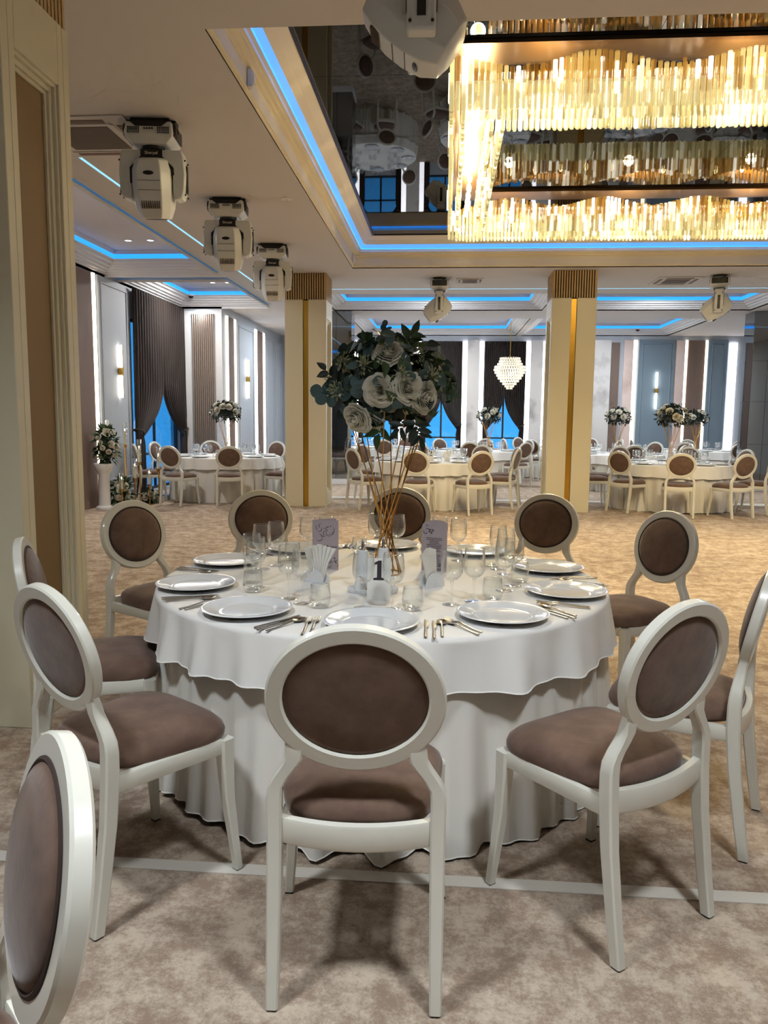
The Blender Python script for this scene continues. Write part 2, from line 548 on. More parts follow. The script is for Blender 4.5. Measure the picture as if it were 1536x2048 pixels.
def baseboard(name, axis, pos, u0, u1, out, m='wall'):
    b = MB()
    for z0, z1, t in ((0, .16, .035), (.16, .18, .05), (.18, .26, .03), (.26, .28, .045)):
        a, d = sorted((pos, pos + out * t))
        b.box(a, d, u0, u1, z0, z1) if axis == 'x' else b.box(u0, u1, a, d, z0, z1)
    return struct(b.build(name, m), 'stepped grey baseboard along the wall', 'baseboard')

# side wall (facing +x)
wbox(wl, 'taupe_panel', 'x', X0, 9.0, 12.02, 0, 3.7, .02, 'wall_brown', 1)
wbox(wl, 'light_strip', 'x', X0, 12.05, 12.12, .28, 3.7, .035, 'led_warm', 1)
panel(wl, 'x', X0, 12.22, 13.42, .3, 3.7, 1, 'wall')
wbox(wl, 'taupe_panel', 'x', X0, 4.0, 8.9, 0, 3.7, .02, 'wall', 1)
baseboard('baseboard_left', 'x', X0 + .03, 12.14, 13.45, 1)
# return wall (facing -y)
wbox(wj, 'white_jamb', 'y', YJ, X0 + .02, X0 + .24, 0, 3.66, .05, 'crown', -1)
fl = MB()
for k in range(11):
    x = X0 + .28 + k * .044
    fl.loft([[(x + .018 * math.cos(a), YJ - .02 - .03 * math.sin(a), z) for a in (0, PI * .25, PI * .5, PI * .75, PI)] + [(x - .018, YJ, z), (x + .018, YJ, z)] for z in (0, 3.6)])
tag(fl.build('fluted_panel', 'flute', wj, ang=60), kind='stuff')
wbox(wj, 'marble_panel', 'y', YJ, X0 + .77, XJ, 0, 3.68, .03, 'marble', -1)
area('wall_washer', (X0 + .5, YJ - .16, 3.7), (.12, .12), 7, COOL)
# rear part of side wall (facing +x)
wbox(wl2, 'light_strip', 'x', XJ, 16.4, 16.48, 0, 3.6, .04, 'led_warm', 1)
wbox(wl2, 'taupe_panel', 'x', XJ, 16.5, 17.0, 0, 3.6, .02, 'wall_brown', 1)
wbox(wl2, 'light_strip', 'x', XJ, 17.02, 17.1, 0, 3.6, .04, 'led_warm', 1)
panel(wl2, 'x', XJ, 17.25, 18.75, .05, 3.6, 1, 'wall')
wbox(wl2, 'light_strip', 'x', XJ, 18.9, 19.02, 0, 3.6, .04, 'led_white', 1)
wbox(wl2, 'taupe_panel', 'x', XJ, 19.05, 19.7, 0, 3.6, .02, 'wall_brown', 1)
wbox(wl2, 'light_strip', 'x', XJ, 19.72, 19.84, 0, 3.6, .04, 'led_warm', 1)
panel(wl2, 'x', XJ, 19.95, 20.95, .05, 3.6, 1, 'wall')
panel(wl2, 'x', XJ, 20.98, 21.95, .05, 3.6, 1, 'wall')
# rear wall (facing -y)
def pil(x0, x1):
    wbox(wb, 'marble_pilaster', 'y', Y1, x0 + .14, x1 - .14, 0, 3.66, .10, 'marble', -1)
    for a, b in ((x0, x0 + .13), (x1 - .13, x1)):
        wbox(wb, 'light_strip', 'y', Y1, a, b, 0, 3.62, .05, 'led_white', -1)
pil(-1.33, -.70)
pil(.44, 1.05)
pil(2.18, 2.79)
wbox(wb, 'light_strip', 'y', Y1, -2.6, -2.47, 0, 3.62, .05, 'led_white', -1)
panel(wb, 'y', Y1, -4.6, -2.65, .05, 3.6, -1, 'wall')
wbox(wb, 'marble_panel', 'y', Y1, 3.95, 4.5, 0, 3.66, .05, 'marble', -1)
wbox(wb, 'taupe_panel', 'y', Y1, 4.52, 4.74, 0, 3.6, .03, 'wall_brown', -1)
wbox(wb, 'pink_marble_panel', 'y', Y1, 4.85, 5.1, 0, 3.66, .05, 'pink_marble', -1)
wbox(wb, 'light_strip', 'y', Y1, 5.11, 5.2, 0, 3.66, .04, 'led_warm', -1)
panel(wb, 'y', Y1, 5.25, 6.22, .05, 3.68, -1, 'wall_blue')
wbox(wb, 'pink_marble_panel', 'y', Y1, 6.25, 6.48, 0, 3.66, .05, 'pink_marble', -1)
wbox(wb, 'light_strip', 'y', Y1, 6.49, 6.55, 0, 3.66, .04, 'led_warm', -1)
wbox(wb, 'taupe_panel', 'y', Y1, 6.57, 7.02, 0, 3.66, .02, 'wall_brown', -1)
wbox(wb, 'light_strip', 'y', Y1, 7.03, 7.08, 0, 3.66, .04, 'led_warm', -1)
panel(wb, 'y', Y1, 7.1, 7.62, .05, 3.68, -1, 'wall_blue')
wbox(wb, 'light_strip', 'y', Y1, 7.66, 7.86, 0, 3.6, .04, 'led_white', -1)

# ---- windows with panes
def window(n, axis, pos, u0, u1, z0, z1, out, cols, zbar, label):
    b = MB()
    t = .05
    def bx(a, c, d, e, p0=.06, p1=.12):
        q = sorted((pos - out * p0, pos - out * p1))
        b.box(q[0], q[1], a, c, d, e) if axis == 'x' else b.box(a, c, q[0], q[1], d, e)
    bx(u0, u1, z0, z0 + t); bx(u0, u1, z1 - t, z1); bx(u0, u0 + t, z0 + t, z1 - t); bx(u1 - t, u1, z0 + t, z1 - t)
    w = struct(b.build('window_%d' % n, 'frame'), label, 'window')
    cwid = (u1 - u0) / cols
    for k in range(cols):
        for (a, d) in zip([z0] + zbar, zbar + [z1]):
            q = sorted((pos - out * .088, pos - out * .092))
            bb = (q[0], q[1], u0 + k * cwid + .01, u0 + (k + 1) * cwid - .01, a + .01, d - .01)
            boxobj('pane', bb if axis == 'x' else (bb[2], bb[3], bb[0], bb[1], bb[4], bb[5]), 'pane', w)
        if k:
            q = sorted((pos - out * .07, pos - out * .11))
            u = u0 + k * cwid
            boxobj('mullion', (q[0], q[1], u - .025, u + .025, z0 + t, z1 - t) if axis == 'x' else (u - .025, u + .025, q[0], q[1], z0 + t, z1 - t), 'frame', w)
    for z in zbar:
        q = sorted((pos - out * .07, pos - out * .11))
        boxobj('transom', (q[0], q[1], u0 + t, u1 - t, z - .02, z + .02) if axis == 'x' else (u0 + t, u1 - t, q[0], q[1], z - .02, z + .02), 'frame', w)
    return w
window(1, 'x', X0, *WINL, 1, 2, [.75], 'tall blue daylight window between swagged brown curtains on side wall')
for k, (w4, lab) in enumerate(zip(WINB, ('rear window beside the mirrored pillar', 'rear window behind the big flower ball', 'rear window behind the crystal pendant', 'rear window partly hidden by the cream column'))):
    window(2 + k, 'y', Y1, *w4, -1, 2, [.95], lab)

def curtain(name, axis, pos, u0, u1, z0, z1, out, label, group, tie=1.2, meet=2.15, seed=1):
    """two drapes swept to the sides; each pleated drape is a part"""
    root = empty(name, (pos + out * .1, (u0 + u1) / 2, 0) if axis == 'x' else ((u0 + u1) / 2, pos + out * .1, 0), 0, label, 'curtain', group)
    rr = random.Random(seed)
    uc = (u0 + u1) / 2
    hw = (u1 - u0) / 2
    for side in (-1, 1):
        P = []
        NU, NV = 90, 40
        ph = rr.random() * 6
        for i in range(NU + 1):
            s = i / NU          # 0 outer edge, 1 inner edge
            col = []
            for j in range(NV + 1):
                z = z1 + (z0 - z1) * j / NV
                if z > meet:
                    e = 1.0
                elif z > tie:
                    q = (meet - z) / (meet - tie)
                    e = 1 - .82 * (1 - math.cos(q * PI / 2)) ** .8 * (.35 + .65 * q)
                else:
                    e = .18 + .07 * min(1, (tie - z) / .25)
                w = (1 - s * e)
                u = uc + side * hw * w
                sag = 0
                if tie - .05 < z <= meet:
                    q = (meet - z) / (meet - tie)
                    sag = -.16 * s * q * (1 - .2 * q)
                d = .035 * math.cos(s * 2 * PI * 11 + ph + .6 * math.sin(z * 1.3)) * (1 if e > .5 else .8) + .03 * s * (side > 0)
                p = pos + out * (.10 + d)
                col.append((p, u, z + sag) if axis == 'x' else (u, p, z + sag))
            P.append(col)
        o = MB().grid(P).build('drape', 'curtain', root, ang=180)
        o.matrix_parent_inverse = Matrix.Translation(root.location).inverted()
        sm = o.modifiers.new('thick', 'SOLIDIFY')
        sm.thickness = .006
        # tie band
        zt = tie
        uo = uc + side * hw * (1 - .09)
        bb = MB()
        c = (pos + out * .10, uo, zt) if axis == 'x' else (uo, pos + out * .10, zt)
        pts = []
        for k in range(14):
            a = 2 * PI * k / 14
            du, dp = hw * .11 * math.cos(a), .075 * math.sin(a)
            pts.append((c[0] + dp, c[1] + du, c[2] + .03 * math.cos(a) * side) if axis == 'x' else (c[0] + du, c[1] + dp, c[2] + .03 * math.cos(a) * side))
        bb.tube(pts, .018, 6, True)
        o = bb.build('tie_band', 'curtain', root)
        o.matrix_parent_inverse = Matrix.Translation(root.location).inverted()
    return root
curtain('curtain_pair', 'x', X0, 13.45, 16.1, .02, 3.7, 1, 'dark brown swagged curtain pair on the side wall window', 'brown swagged curtains', 1.2, 2.1, 3)
for k, (w4, lab) in enumerate(zip(WINB, ('dark brown curtain pair beside the mirrored pillar on rear wall', 'dark brown curtain pair behind the big flower ball', 'dark brown curtain pair behind the crystal pendant', 'dark brown curtain pair mostly behind the gold striped column'))):
    curtain('curtain_pair', 'y', Y1, w4[0] - .02, w4[1] + .02, .02, 3.62, -1, lab, 'brown swagged curtains', 1.3, 2.2, 5 + k)

# ---- columns
def column(name, x0, x1, y0, y1, label):
    zt = 3.36
    root = struct(empty(name, ((x0 + x1) / 2, (y0 + y1) / 2, 0)), label, 'column')
    inv = Matrix.Translation(root.location).inverted()
    def P(o):
        o.matrix_parent_inverse = inv
        return o
    d = .06
    P(boxobj('core', (x0 + d, x1 - d, y0 + d, y1 - d, 0, ZC), 'slatback', root))
    xm = (x0 + x1) / 2
    for ya, yb, yg in ((y0, y0 + d, y0 + .03), (y1 - d, y1, y1 - .05)):
        P(boxobj('cream_panel', (x0, xm - .045, ya, yb, 0, zt), 'cream', root, .004))
        P(boxobj('cream_panel', (xm + .045, x1, ya, yb, 0, zt), 'cream', root, .004))
        P(boxobj('gold_strip', (xm - .04, xm + .04, yg, yg + .02, 0, zt - .01), 'brass', root))
    for xa, sgn in ((x0, 1), (x1, -1)):
        def sb(nm, t0, t1, u0, u1, z0, z1, m, bv=.003):
            a, b = sorted((xa + sgn * t0, xa + sgn * t1))
            P(boxobj(nm, (a, b, u0, u1, z0, z1), m, root, bv))
        u0, u1 = y0 + d, y1 - d
        s = .05
        sb('stile', 0, d, u0, u0 + s, 0, zt, 'cream'); sb('stile', 0, d, u1 - s, u1, 0, zt, 'cream')
        sb('rail', 0, d, u0 + s, u1 - s, zt - .29, zt, 'cream'); sb('rail', 0, d, u0 + s, u1 - s, 0, .22, 'cream')
        e = u0 + s; f = u1 - s
        for k, (t0, ww) in enumerate(((.012, .018), (.028, .028), (.04, .02))):
            zz0, zz1 = .22 + sum((.018, .028, .02)[:k]), zt - .29 - sum((.018, .028, .02)[:k])
            sb('moulding', t0, d, e, e + ww, zz0, zz1, 'cream'); sb('moulding', t0, d, f - ww, f, zz0, zz1, 'cream')
            sb('moulding', t0, d, e + ww, f - ww, zz1 - ww, zz1, 'cream'); sb('moulding', t0, d, e + ww, f - ww, zz0, zz0 + ww, 'cream')
            e += ww; f -= ww
        sb('bronze_panel', .052, d, e, f, .28, zt - .35, 'bronze', 0)
    P(boxobj('capital_core', (x0 + .02, x1 - .02, y0 + .02, y1 - .02, zt, ZC), 'slatback', root))
    b = MB()
    nx = 17
    for k in range(nx):
        u = (k + .5) / nx
        x = x0 + .01 + (x1 - x0 - .02) * u
        y = y0 + .01 + (y1 - y0 - .02) * u
        for ya in (y0 + .004, y1 - .024):
            b.box(x - .0105, x + .0105, ya, ya + .02, zt + .003, ZC - .002)
        for xa in (x0 + .004, x1 - .024):
            b.box(xa, xa + .02, y - .0105, y + .0105, zt + .003, ZC - .002)
    tag(P(b.build('slatted_capital', 'slat', root)), kind='stuff')
    return root
column('column', -2.63, -1.95, 12.6, 13.25, 'cream column with gold strip beside the fluted wall table')
column('column', 1.62, 2.31, 12.48, 13.13, 'cream column with gold strip between the two rear chair tables')
column('column', -2.57, -1.915, 3.345, 3.955, 'nearest cream column with bronze framed panel, cut by the picture edge')

def pillar(x0, x1, y0, y1, label):
    root = struct(empty('mirror_pillar', ((x0 + x1) / 2, (y0 + y1) / 2, 0)), label, 'pillar')
    inv = Matrix.Translation(root.location).inverted()
    def P(o):
        o.matrix_parent_inverse = inv
    P(boxobj('plinth', (x0 - .02, x1 + .02, y0 - .02, y1 + .02, 0, .12), 'crown', root, .004))
    P(boxobj('core', (x0 + .012, x1 - .012, y0 + .012, y1 - .012, .12, ZC), 'black', root))
    zs = [.12, 1.0, 1.9, 2.75, ZC]
    xm = (x0 + x1) / 2
    for a, b in zip(zs, zs[1:]):
        for u0, u1 in ((x0, xm), (xm, x1)):
            P(boxobj('mirror_panel', (u0 + .003, u1 - .003, y0, y0 + .012, a + .002, b - .002), 'mirror2', root))
        for xa in (x0, x1 - .012):
            P(boxobj('mirror_panel', (xa, xa + .012, y0 + .013, y1, a + .002, b - .002), 'mirror2', root))
    return root
pillar(-2.75, -2.08, 17.02, 17.6, 'mirror clad pillar beside the big flower ball')
pillar(6.42, 7.05, 17.05, 17.6, 'mirror clad pillar near the slate wall panel')

# ================================================================== CHAIRS
TILT = math.radians(12)
def make_chair(name, label, group):
    root = empty(name, label=label, cat='chair', group=group)
    # seat cushion
    prof = [(.0, .452), (.90, .452), (.975, .457), (1.0, .470), (1.0, .490), (.975, .506), (.9, .519), (.74, .529), (.5, .535), (.25, .538), (.0, .539)]
    rings = []
    N = 48
    for sc, z in prof:
        r = []
        for k in range(N):
            t = 2 * PI * k / N
            u = math.copysign(abs(math.cos(t)) ** .5, math.cos(t))
            v = math.copysign(abs(math.sin(t)) ** .55, math.sin(t))
            hw = .217 + .031 * v
            zz = z - (.016 * max(0, v * sc) ** 4 if z > .47 else .008 * max(0, v) ** 4 * sc) - .008 * (abs(u) * sc) ** 6
            r.append((hw * u * sc, .02 + .222 * v * sc, zz))
        rings.append(r)
    MB().loft(rings, cap=False).build('seat', 'velvet', root, 180)
    # back: ring frame, pad, piping
    zc, yc = .803, -.236
    ct, st = math.cos(TILT), math.sin(TILT)
    def T(x, n, s_):
        return (x, yc + n * ct - s_ * st, zc + n * st * .0 + s_ * ct + n * st)
    A, B = .197, .174
    rings = []
    for k in range(56):
        t = 2 * PI * k / 56
        c, s_ = math.cos(t), math.sin(t)
        ring = []
        for (rr, nn) in rrect(.0210, .0165, .005):
            ring.append(T((A + rr) * c, nn, (B + rr) * s_))
        rings.append(ring)
    MB().loft(rings, closed=True).build('back_frame', 'lacquer', root, 32)
    a, b = A - .019, B - .019
    front = [(1.0, .004), (.985, .013), (.93, .024), (.82, .032), (.6, .039), (.3, .043), (0, .044)]
    back = [(0, -.014), (.5, -.0135), (.9, -.011), (1.0, -.006)]
    rg = [[T(a * q * math.cos(2 * PI * k / 40), n, b * q * math.sin(2 * PI * k / 40)) for k in range(40)] for q, n in back + front]
    MB().loft(rg, cap=False).build('back_pad', 'velvet', root, 180)
    MB().tube([T(a * .985 * math.cos(2 * PI * k / 48), .016, b * .985 * math.sin(2 * PI * k / 48)) for k in range(48)], .0055, 6, True).build('piping', 'piping', root)
    for sx in (-1, 1):
        L = [(.006, .2035, -.252, .030, .034), (.15, .2035, -.230, .034, .038), (.32, .2035, -.207, .037, .042), (.45, .2035, -.197, .038, .045), (.53, .2045, -.196, .039, .043),
             (.562, .2015, -.197, .038, .041), (.590, .186, -.199, .039, .038), (.615, .168, -.202, .042, .036), (.638, .154, -.205, .045, .033), (.662, .1515, -.2085, .046, .030), (.683, .155, -.212, .036, .024), (.700, .162, -.2155, .018, .018)]
        MB().loft([[(sx * (x + px * w), y + py * d, z) for px, py in rrect(.5, .5, .13)] for z, x, y, w, d in L]).build('rear_leg', 'lacquer', root, 32)
        L = [(.006, .236, .224, .026), (.12, .227, .214, .030), (.25, .218, .202, .037), (.38, .2145, .196, .045), (.452, .2145, .195, .047)]
        MB().loft([[(sx * (x + px * w), y + py * w, z) for px, py in rrect(.5, .5, .14)] for z, x, y, w in L]).build('front_leg', 'lacquer', root, 32)
        MB().loft([[(sx * (x + px * .024), y, .432 + pz * .05) for px, pz in rrect(.5, .5, .1)] for x, y in ((.203, -.178), (.2165, .175))]).build('side_rail', 'lacquer', root, 50)
        for x, y in ((.2035, -.252), (.236, .224)):
            MB().box(sx * x - .012, sx * x + .012, y - .012, y + .012, 0, .007).build('foot_pad', 'rubber', root)
    MB().loft([[(x, .2 + py * .024, .432 + pz * .05) for py, pz in rrect(.5, .5, .1)] for x in (-.193, .193)]).build('front_rail', 'lacquer', root, 50)
    MB().loft([[(x, -.197 - .022 * (1 - (x / .186) ** 2) + py * .026, .448 + pz * .066 - .008 * (1 - (x / .186) ** 2)) for py, pz in rrect(.5, .5, .1)] for x in [-.186 + .031 * k for k in range(13)]]).build('rear_rail', 'lacquer', root, 50)
    return root

CH_PROTO = make_chair('dining_chair', 'x', None)
_first = [True]
def place_chair(c, ang, r, label, group, turn=0, skip=('foot_pad',)):
    """chair at polar position ang/r (r = distance of its rear feet from the table centre), facing the centre"""
    t = math.radians(ang)
    o = CH_PROTO if _first[0] else copy_tree(CH_PROTO, None, skip)
    _first[0] = False
    rr = r - .25
    o.location = (c[0] + rr * math.cos(t), c[1] + rr * math.sin(t), 0)
    o.rotation_euler = (0, 0, t + PI / 2 + math.radians(turn))
    tag(o, label, 'chair', group)
    return o

T1 = (-.27, 3.40)
G1 = 'oval back chairs around table 1'
for a, r, tn, lab in (
        (-87.6, 1.65, 0, 'white oval back chair closest to us, brown back panel turned to us'),
        (-55.5, 1.60, 4, 'white oval back chair angled at five o\'clock of table 1, seat fully visible'),
        (-26.5, 1.55, 0, 'white oval back chair cut by the picture edge, beside the five o\'clock chair'),
        (28, 1.66, 0, 'white oval back chair at two o\'clock of table 1, pad facing us'),
        (60, 1.88, 0, 'white oval back chair at one o\'clock, dark pad behind the plates'),
        (91, 1.93, 0, 'white oval back chair directly behind the gold flower stand of table 1'),
        (121, 1.81, 0, 'white oval back chair at eleven o\'clock with wine glasses before its dark pad'),
        (151.5, 1.70, 0, 'white oval back chair at ten o\'clock, gold lit pad beside cream column'),
        (202.0, 1.46, 0, 'white oval back chair against the bronze panelled column, mostly hidden'),
        (238, 1.575, -4, 'white oval back chair angled at seven o\'clock of table 1, broad seat visible')):
    place_chair(T1, a, r, lab, G1, tn, ())
fgc = place_chair((0, 0), 0, 1, 'white oval back chair cropped by the lower corner, pad facing us', None, 0, ())
fgc.location = (-.767, .886, 0)
fgc.rotation_euler = (0, 0, math.radians(-233.7))

# ================================================================== TABLES
def cloth_mesh(Rr, zt, drop, nf, amp, flare, seed, N=260, NV=22, jit=.0):
    rr = random.Random(seed)
    ph = [rr.random() * 6.28 for _ in range(6)]
    P = []
    for i in range(N):
        t = 2 * PI * i / N
        w = nf * t + 1.6 * math.sin(3 * t + ph[0]) + 1.1 * math.sin(5 * t + ph[1]) + .6 * math.sin(2 * t + ph[2])
        f = math.cos(w) * (.62 + .38 * math.sin(4 * t + ph[3])) + .3 * math.cos(2.3 * w + ph[4])
        dz = drop * (1 + jit * math.sin(2 * t + ph[5]) + jit * .5 * f)
        col = [(0, 0, zt), (Rr * .5 * math.cos(t), Rr * .5 * math.sin(t), zt), (Rr * .97 * math.cos(t), Rr * .97 * math.sin(t), zt)]
        for k in range(1, 5):
            a = k / 5 * PI / 2
            q = Rr * .97 + Rr * .03 * math.sin(a)
            col.append((q * math.cos(t), q * math.sin(t), zt - .02 * (1 - math.cos(a))))
        for j in range(NV + 1):
            s = j / NV
            q = Rr + flare * s + amp * f * s ** .75
            col.append((q * math.cos(t), q * math.sin(t), zt - .02 - (dz - .02) * s))
        P.append(col)
    b = MB().grid(P, True)
    hem = [P[i][-1] for i in range(N)]
    return b, hem

def make_table(c, z0=.745, Rr=.93, label='', group='round banquet tables'):
    t = empty('banquet_table', (c[0], c[1], 0), 0, label, 'table', group)
    MB().lathe([(0, z0 - .03), (Rr, z0 - .03), (Rr, z0), (0, z0)], 64).build('table_top', 'white_paper', t)
    for k in range(4):
        a = PI / 4 + k * PI / 2
        MB().tube([(.62 * math.cos(a), .62 * math.sin(a), 0), (.55 * math.cos(a), .55 * math.sin(a), z0 - .03)], .02, 8).build('leg', 'steel', t)
    return t
SK = {}
def dress(c, key, label_skirt, label_top, rz, hi=False):
    if key not in SK:
        a = cloth_mesh(.955, .752, .745 if not hi else .735, 27, .042, .045, 11 if hi else 5, 300 if hi else 200, 20 if hi else 10, .012)
        b = cloth_mesh(.985, .758, .195, 17, .024, .03, 4 if hi else 8, 300 if hi else 200, 14 if hi else 6, .05)
        hemb = MB().tube(b[1], .0028, 4, True)
        hema = MB().tube(a[1], .0028, 4, True)
        SK[key] = (a[0].mesh('table_skirt', 'cloth2', 180), b[0].mesh('table_topper', 'cloth', 180), hema.mesh('hem', 'cloth2'), hemb.mesh('hem', 'cloth'))
    s, t, ha, hb = SK[key]
    o = tag(obj('table_skirt', s), label_skirt, 'tablecloth', 'floor length table skirts')
    o.location, o.rotation_euler = (c[0], c[1], 0), (0, 0, rz)
    obj('hem', ha, o)
    o = tag(obj('table_topper', t), label_top, 'tablecloth', 'white table toppers')
    o.location, o.rotation_euler = (c[0], c[1], 0), (0, 0, rz)
    obj('hem', hb, o)

ZT = .7585
make_table(T1, label='round banquet table number 1 closest to us, hidden under white cloth')
dress(T1, 'hi', 'floor length white skirt of table 1, behind the closest chair', 'short white topper cloth lying over table 1 with hem around', .4, True)

# ---- tableware prototypes
plate_m = MB().lathe([(0, .003), (.095, .003), (.104, .006), (.118, .013), (.158, .0195), (.166, .021), (.1675, .0225), (.165, .0245), (.156, .0235), (.152, .0215), (.119, .0165), (.108, .010), (.098, .0068), (.096, .0075), (.09, .0065), (0, .006)], 56).mesh('charger_plate', 'china', 60)
WB = [(.0, .0935), (.008, .0945), (.022, .101), (.035, .113), (.0418, .130), (.0432, .148), (.0412, .178), (.0368, .213), (.0362, .2142), (.0354, .213), (.0398, .178), (.0418, .148), (.0404, .131), (.034, .1155), (.021, .104), (0, .0985)]
bowl_m = MB().lathe(WB, 24).mesh('bowl', 'glass', 180)
stem_m = MB().lathe([(.0085, .006), (.0048, .014), (.0038, .04), (.004, .075), (.0065, .0925), (.0, .094)], 10).mesh('stem', 'glass', 180)
foot_m = MB().lathe([(0, .0), (.036, .0), (.0365, .0015), (.034, .0028), (.012, .0055), (.0085, .006)], 24).mesh('foot', 'glass', 60)
tum_m = MB().lathe([(0, .0), (.026, .0), (.033, .004), (.0405, .02), (.0415, .035), (.039, .062), (.0355, .088), (.0348, .0888), (.034, .088), (.0374, .062), (.0398, .035), (.0385, .022), (.031, .012), (0, .010)], 24).mesh('tumbler', 'glass', 180)
fork = MB()
hp = [(-.10, .0045, .0018), (-.06, .0042, .0018), (.0, .003, .002), (.022, .003, .002), (.035, .008, .0015), (.05, .0115, .0012), (.062, .0115, .0012)]
hz = [.002, .002, .006, .009, .008, .004, .003]
fork.loft([[(px * w * 2, y, z + pz * h * 2) for px, pz in rrect(.5, .5, .15)] for (y, w, h), z in zip(hp, hz)])
for k in range(4):
    x = -.0095 + k * .00633
    fork.loft([[(x + px * w, y, z + pz * .002) for px, pz in rrect(.5, .5, .15)] for y, w, z in ((.060, .0036, .003), (.08, .0032, .0035), (.103, .0018, .007))])
fork_m = fork.mesh('fork', 'steel')
knife = MB()
knife.loft([[(px * w * 2 + ox, y, .003 + pz * h * 2) for px, pz in rrect(.5, .5, .15)] for y, w, h, ox in ((-.11, .0045, .0022, 0), (-.06, .0048, .0025, 0), (0, .004, .0022, 0), (.012, .0068, .001, .002), (.07, .0085, .0008, .002), (.10, .006, .0006, .0), (.112, .001, .0005, -.004))])
knife_m = knife.mesh('knife', 'steel')
spoon = MB()
spoon.loft([[(px * w * 2, y, z + pz * h * 2) for px, pz in rrect(.5, .5, .15)] for y, w, h, z in ((-.10, .0045, .0018, .002), (-.06, .0042, .0018, .002), (0, .003, .002, .006), (.035, .0032, .0018, .009))])
n0 = len(spoon.v)
Pp = []
for i in range(15):
    a = 2 * PI * i / 14
    Pp.append([(.020 * q * math.cos(a), .062 + .031 * q * math.sin(a), .0085 - .007 * (1 - q * q) + (.001 if side else 0)) for side, q in ((0, 0), (0, .5), (0, .8), (0, 1), (1, 1), (1, .8), (1, .5), (1, 0))])
spoon.grid(Pp)
spoon_m = spoon.mesh('spoon', 'steel', 80)

def wine(loc, label, group):
    o = empty('wine_glass', loc, R.random() * 6, label, 'wine glass', group)
    obj('bowl', bowl_m, o); obj('stem', stem_m, o); obj('foot', foot_m, o)
    return o

SEAT = ["six o'clock", "five o'clock", "half past three", "two o'clock", "one o'clock", "twelve o'clock", "eleven o'clock", "half past nine", "eight o'clock", "seven o'clock"]
SANG = [-88, -53, -17, 19, 57, 92, 128, 163, 201, 237]
for seat, ang in zip(SEAT, SANG):
    t = math.radians(ang)
    fw = Vector((-math.cos(t), -math.sin(t), 0))       # towards centre
    rt = Vector((fw.y, -fw.x, 0))
    base = Vector((T1[0], T1[1], ZT)) - fw * .815
    rz = t + PI / 2
    def at(x, y, z=0):
        return base + rt * x + fw * y + Vector((0, 0, z))
    jt = lambda s: R.uniform(-s, s)
    o = tag(obj('charger_plate', plate_m), 'white china charger plate at the %s seat of table 1' % seat, 'plate', 'charger plates on table 1')
    o.location = at(0, 0)
    for nm, me, x, y, lab, yaw in (('fork', fork_m, -.222, -.03, 'outer steel fork beside the plate at the %s seat', 0), ('fork', fork_m, -.196, -.025, 'inner steel fork beside the plate at the %s seat', 0),
                                   ('knife', knife_m, .188, -.03, 'steel knife next to the plate at the %s seat', 0), ('knife', knife_m, .215, -.035, 'second steel knife by the spoon at the %s seat', 0),
                                   ('spoon', spoon_m, .242, -.03, 'steel soup spoon outside the knives at the %s seat', 0)):
        o = tag(obj(nm, me), lab % seat, nm, 'cutlery on table 1')
        o.location = at(x + jt(.001), y + jt(.008), .001)
        o.rotation_euler = (0, 0, rz + jt(.02))
    wine(at(-.04 + jt(.01), .245 + jt(.01)), 'clear wine glass farther from the tumbler at the %s seat' % seat, 'wine glasses on table 1')
    wine(at(.065 + jt(.01), .235 + jt(.01)), 'clear wine glass beside the tumbler at the %s seat' % seat, 'wine glasses on table 1')
    o = tag(obj('tumbler', tum_m), 'low clear water tumbler at the %s seat of table 1' % seat, 'tumbler', 'tumblers on table 1')
    o.location = at(.148 + jt(.008), .225 + jt(.01))

# ---- napkin holders
def napkins(loc, rz, lean, label):
    root = empty('napkin_holder', loc, rz, label, 'napkin holder', 'napkin holders on table 1')
    b = MB()
    for y0, y1 in ((-.024, -.018), (.018, .024)):
        b.prism([(.052 * math.cos(PI * k / 14), .062 * math.sin(PI * k / 14)) for k in range(15)], y0, y1)
    b.box(-.05, .05, -.022, .022, 0, .008)
    b.build('holder', 'china', root)
    for k in range(7):
        u = (k - 3) / 3
        n = MB()
        for q in (0, 1):
            n.loft([[(x0 + px, yy + q * .004 + py, z) for px, py in ((w, -.0008), (w, .0008), (-w, .0008), (-w, -.0008))] for x0, yy, z, w in ((u * .012, -.010 + .0025 * k, .010, .020), (u * .028 + lean * .02, -.014 + .0042 * k, .09, .018), (u * .054 + lean * .05, -.03 + .009 * k, .17 - .016 * abs(u) - .004 * q, .013))])
        n.build('napkin', 'white_paper', root)
    return root
napkins((-.545, 3.26, ZT), -.5, .35, 'white napkin holder with fanned paper napkins before the flower printed card')
napkins((-.045, 3.24, ZT), .75, -.5, 'white napkin holder with fanned napkins before the arched menu card')

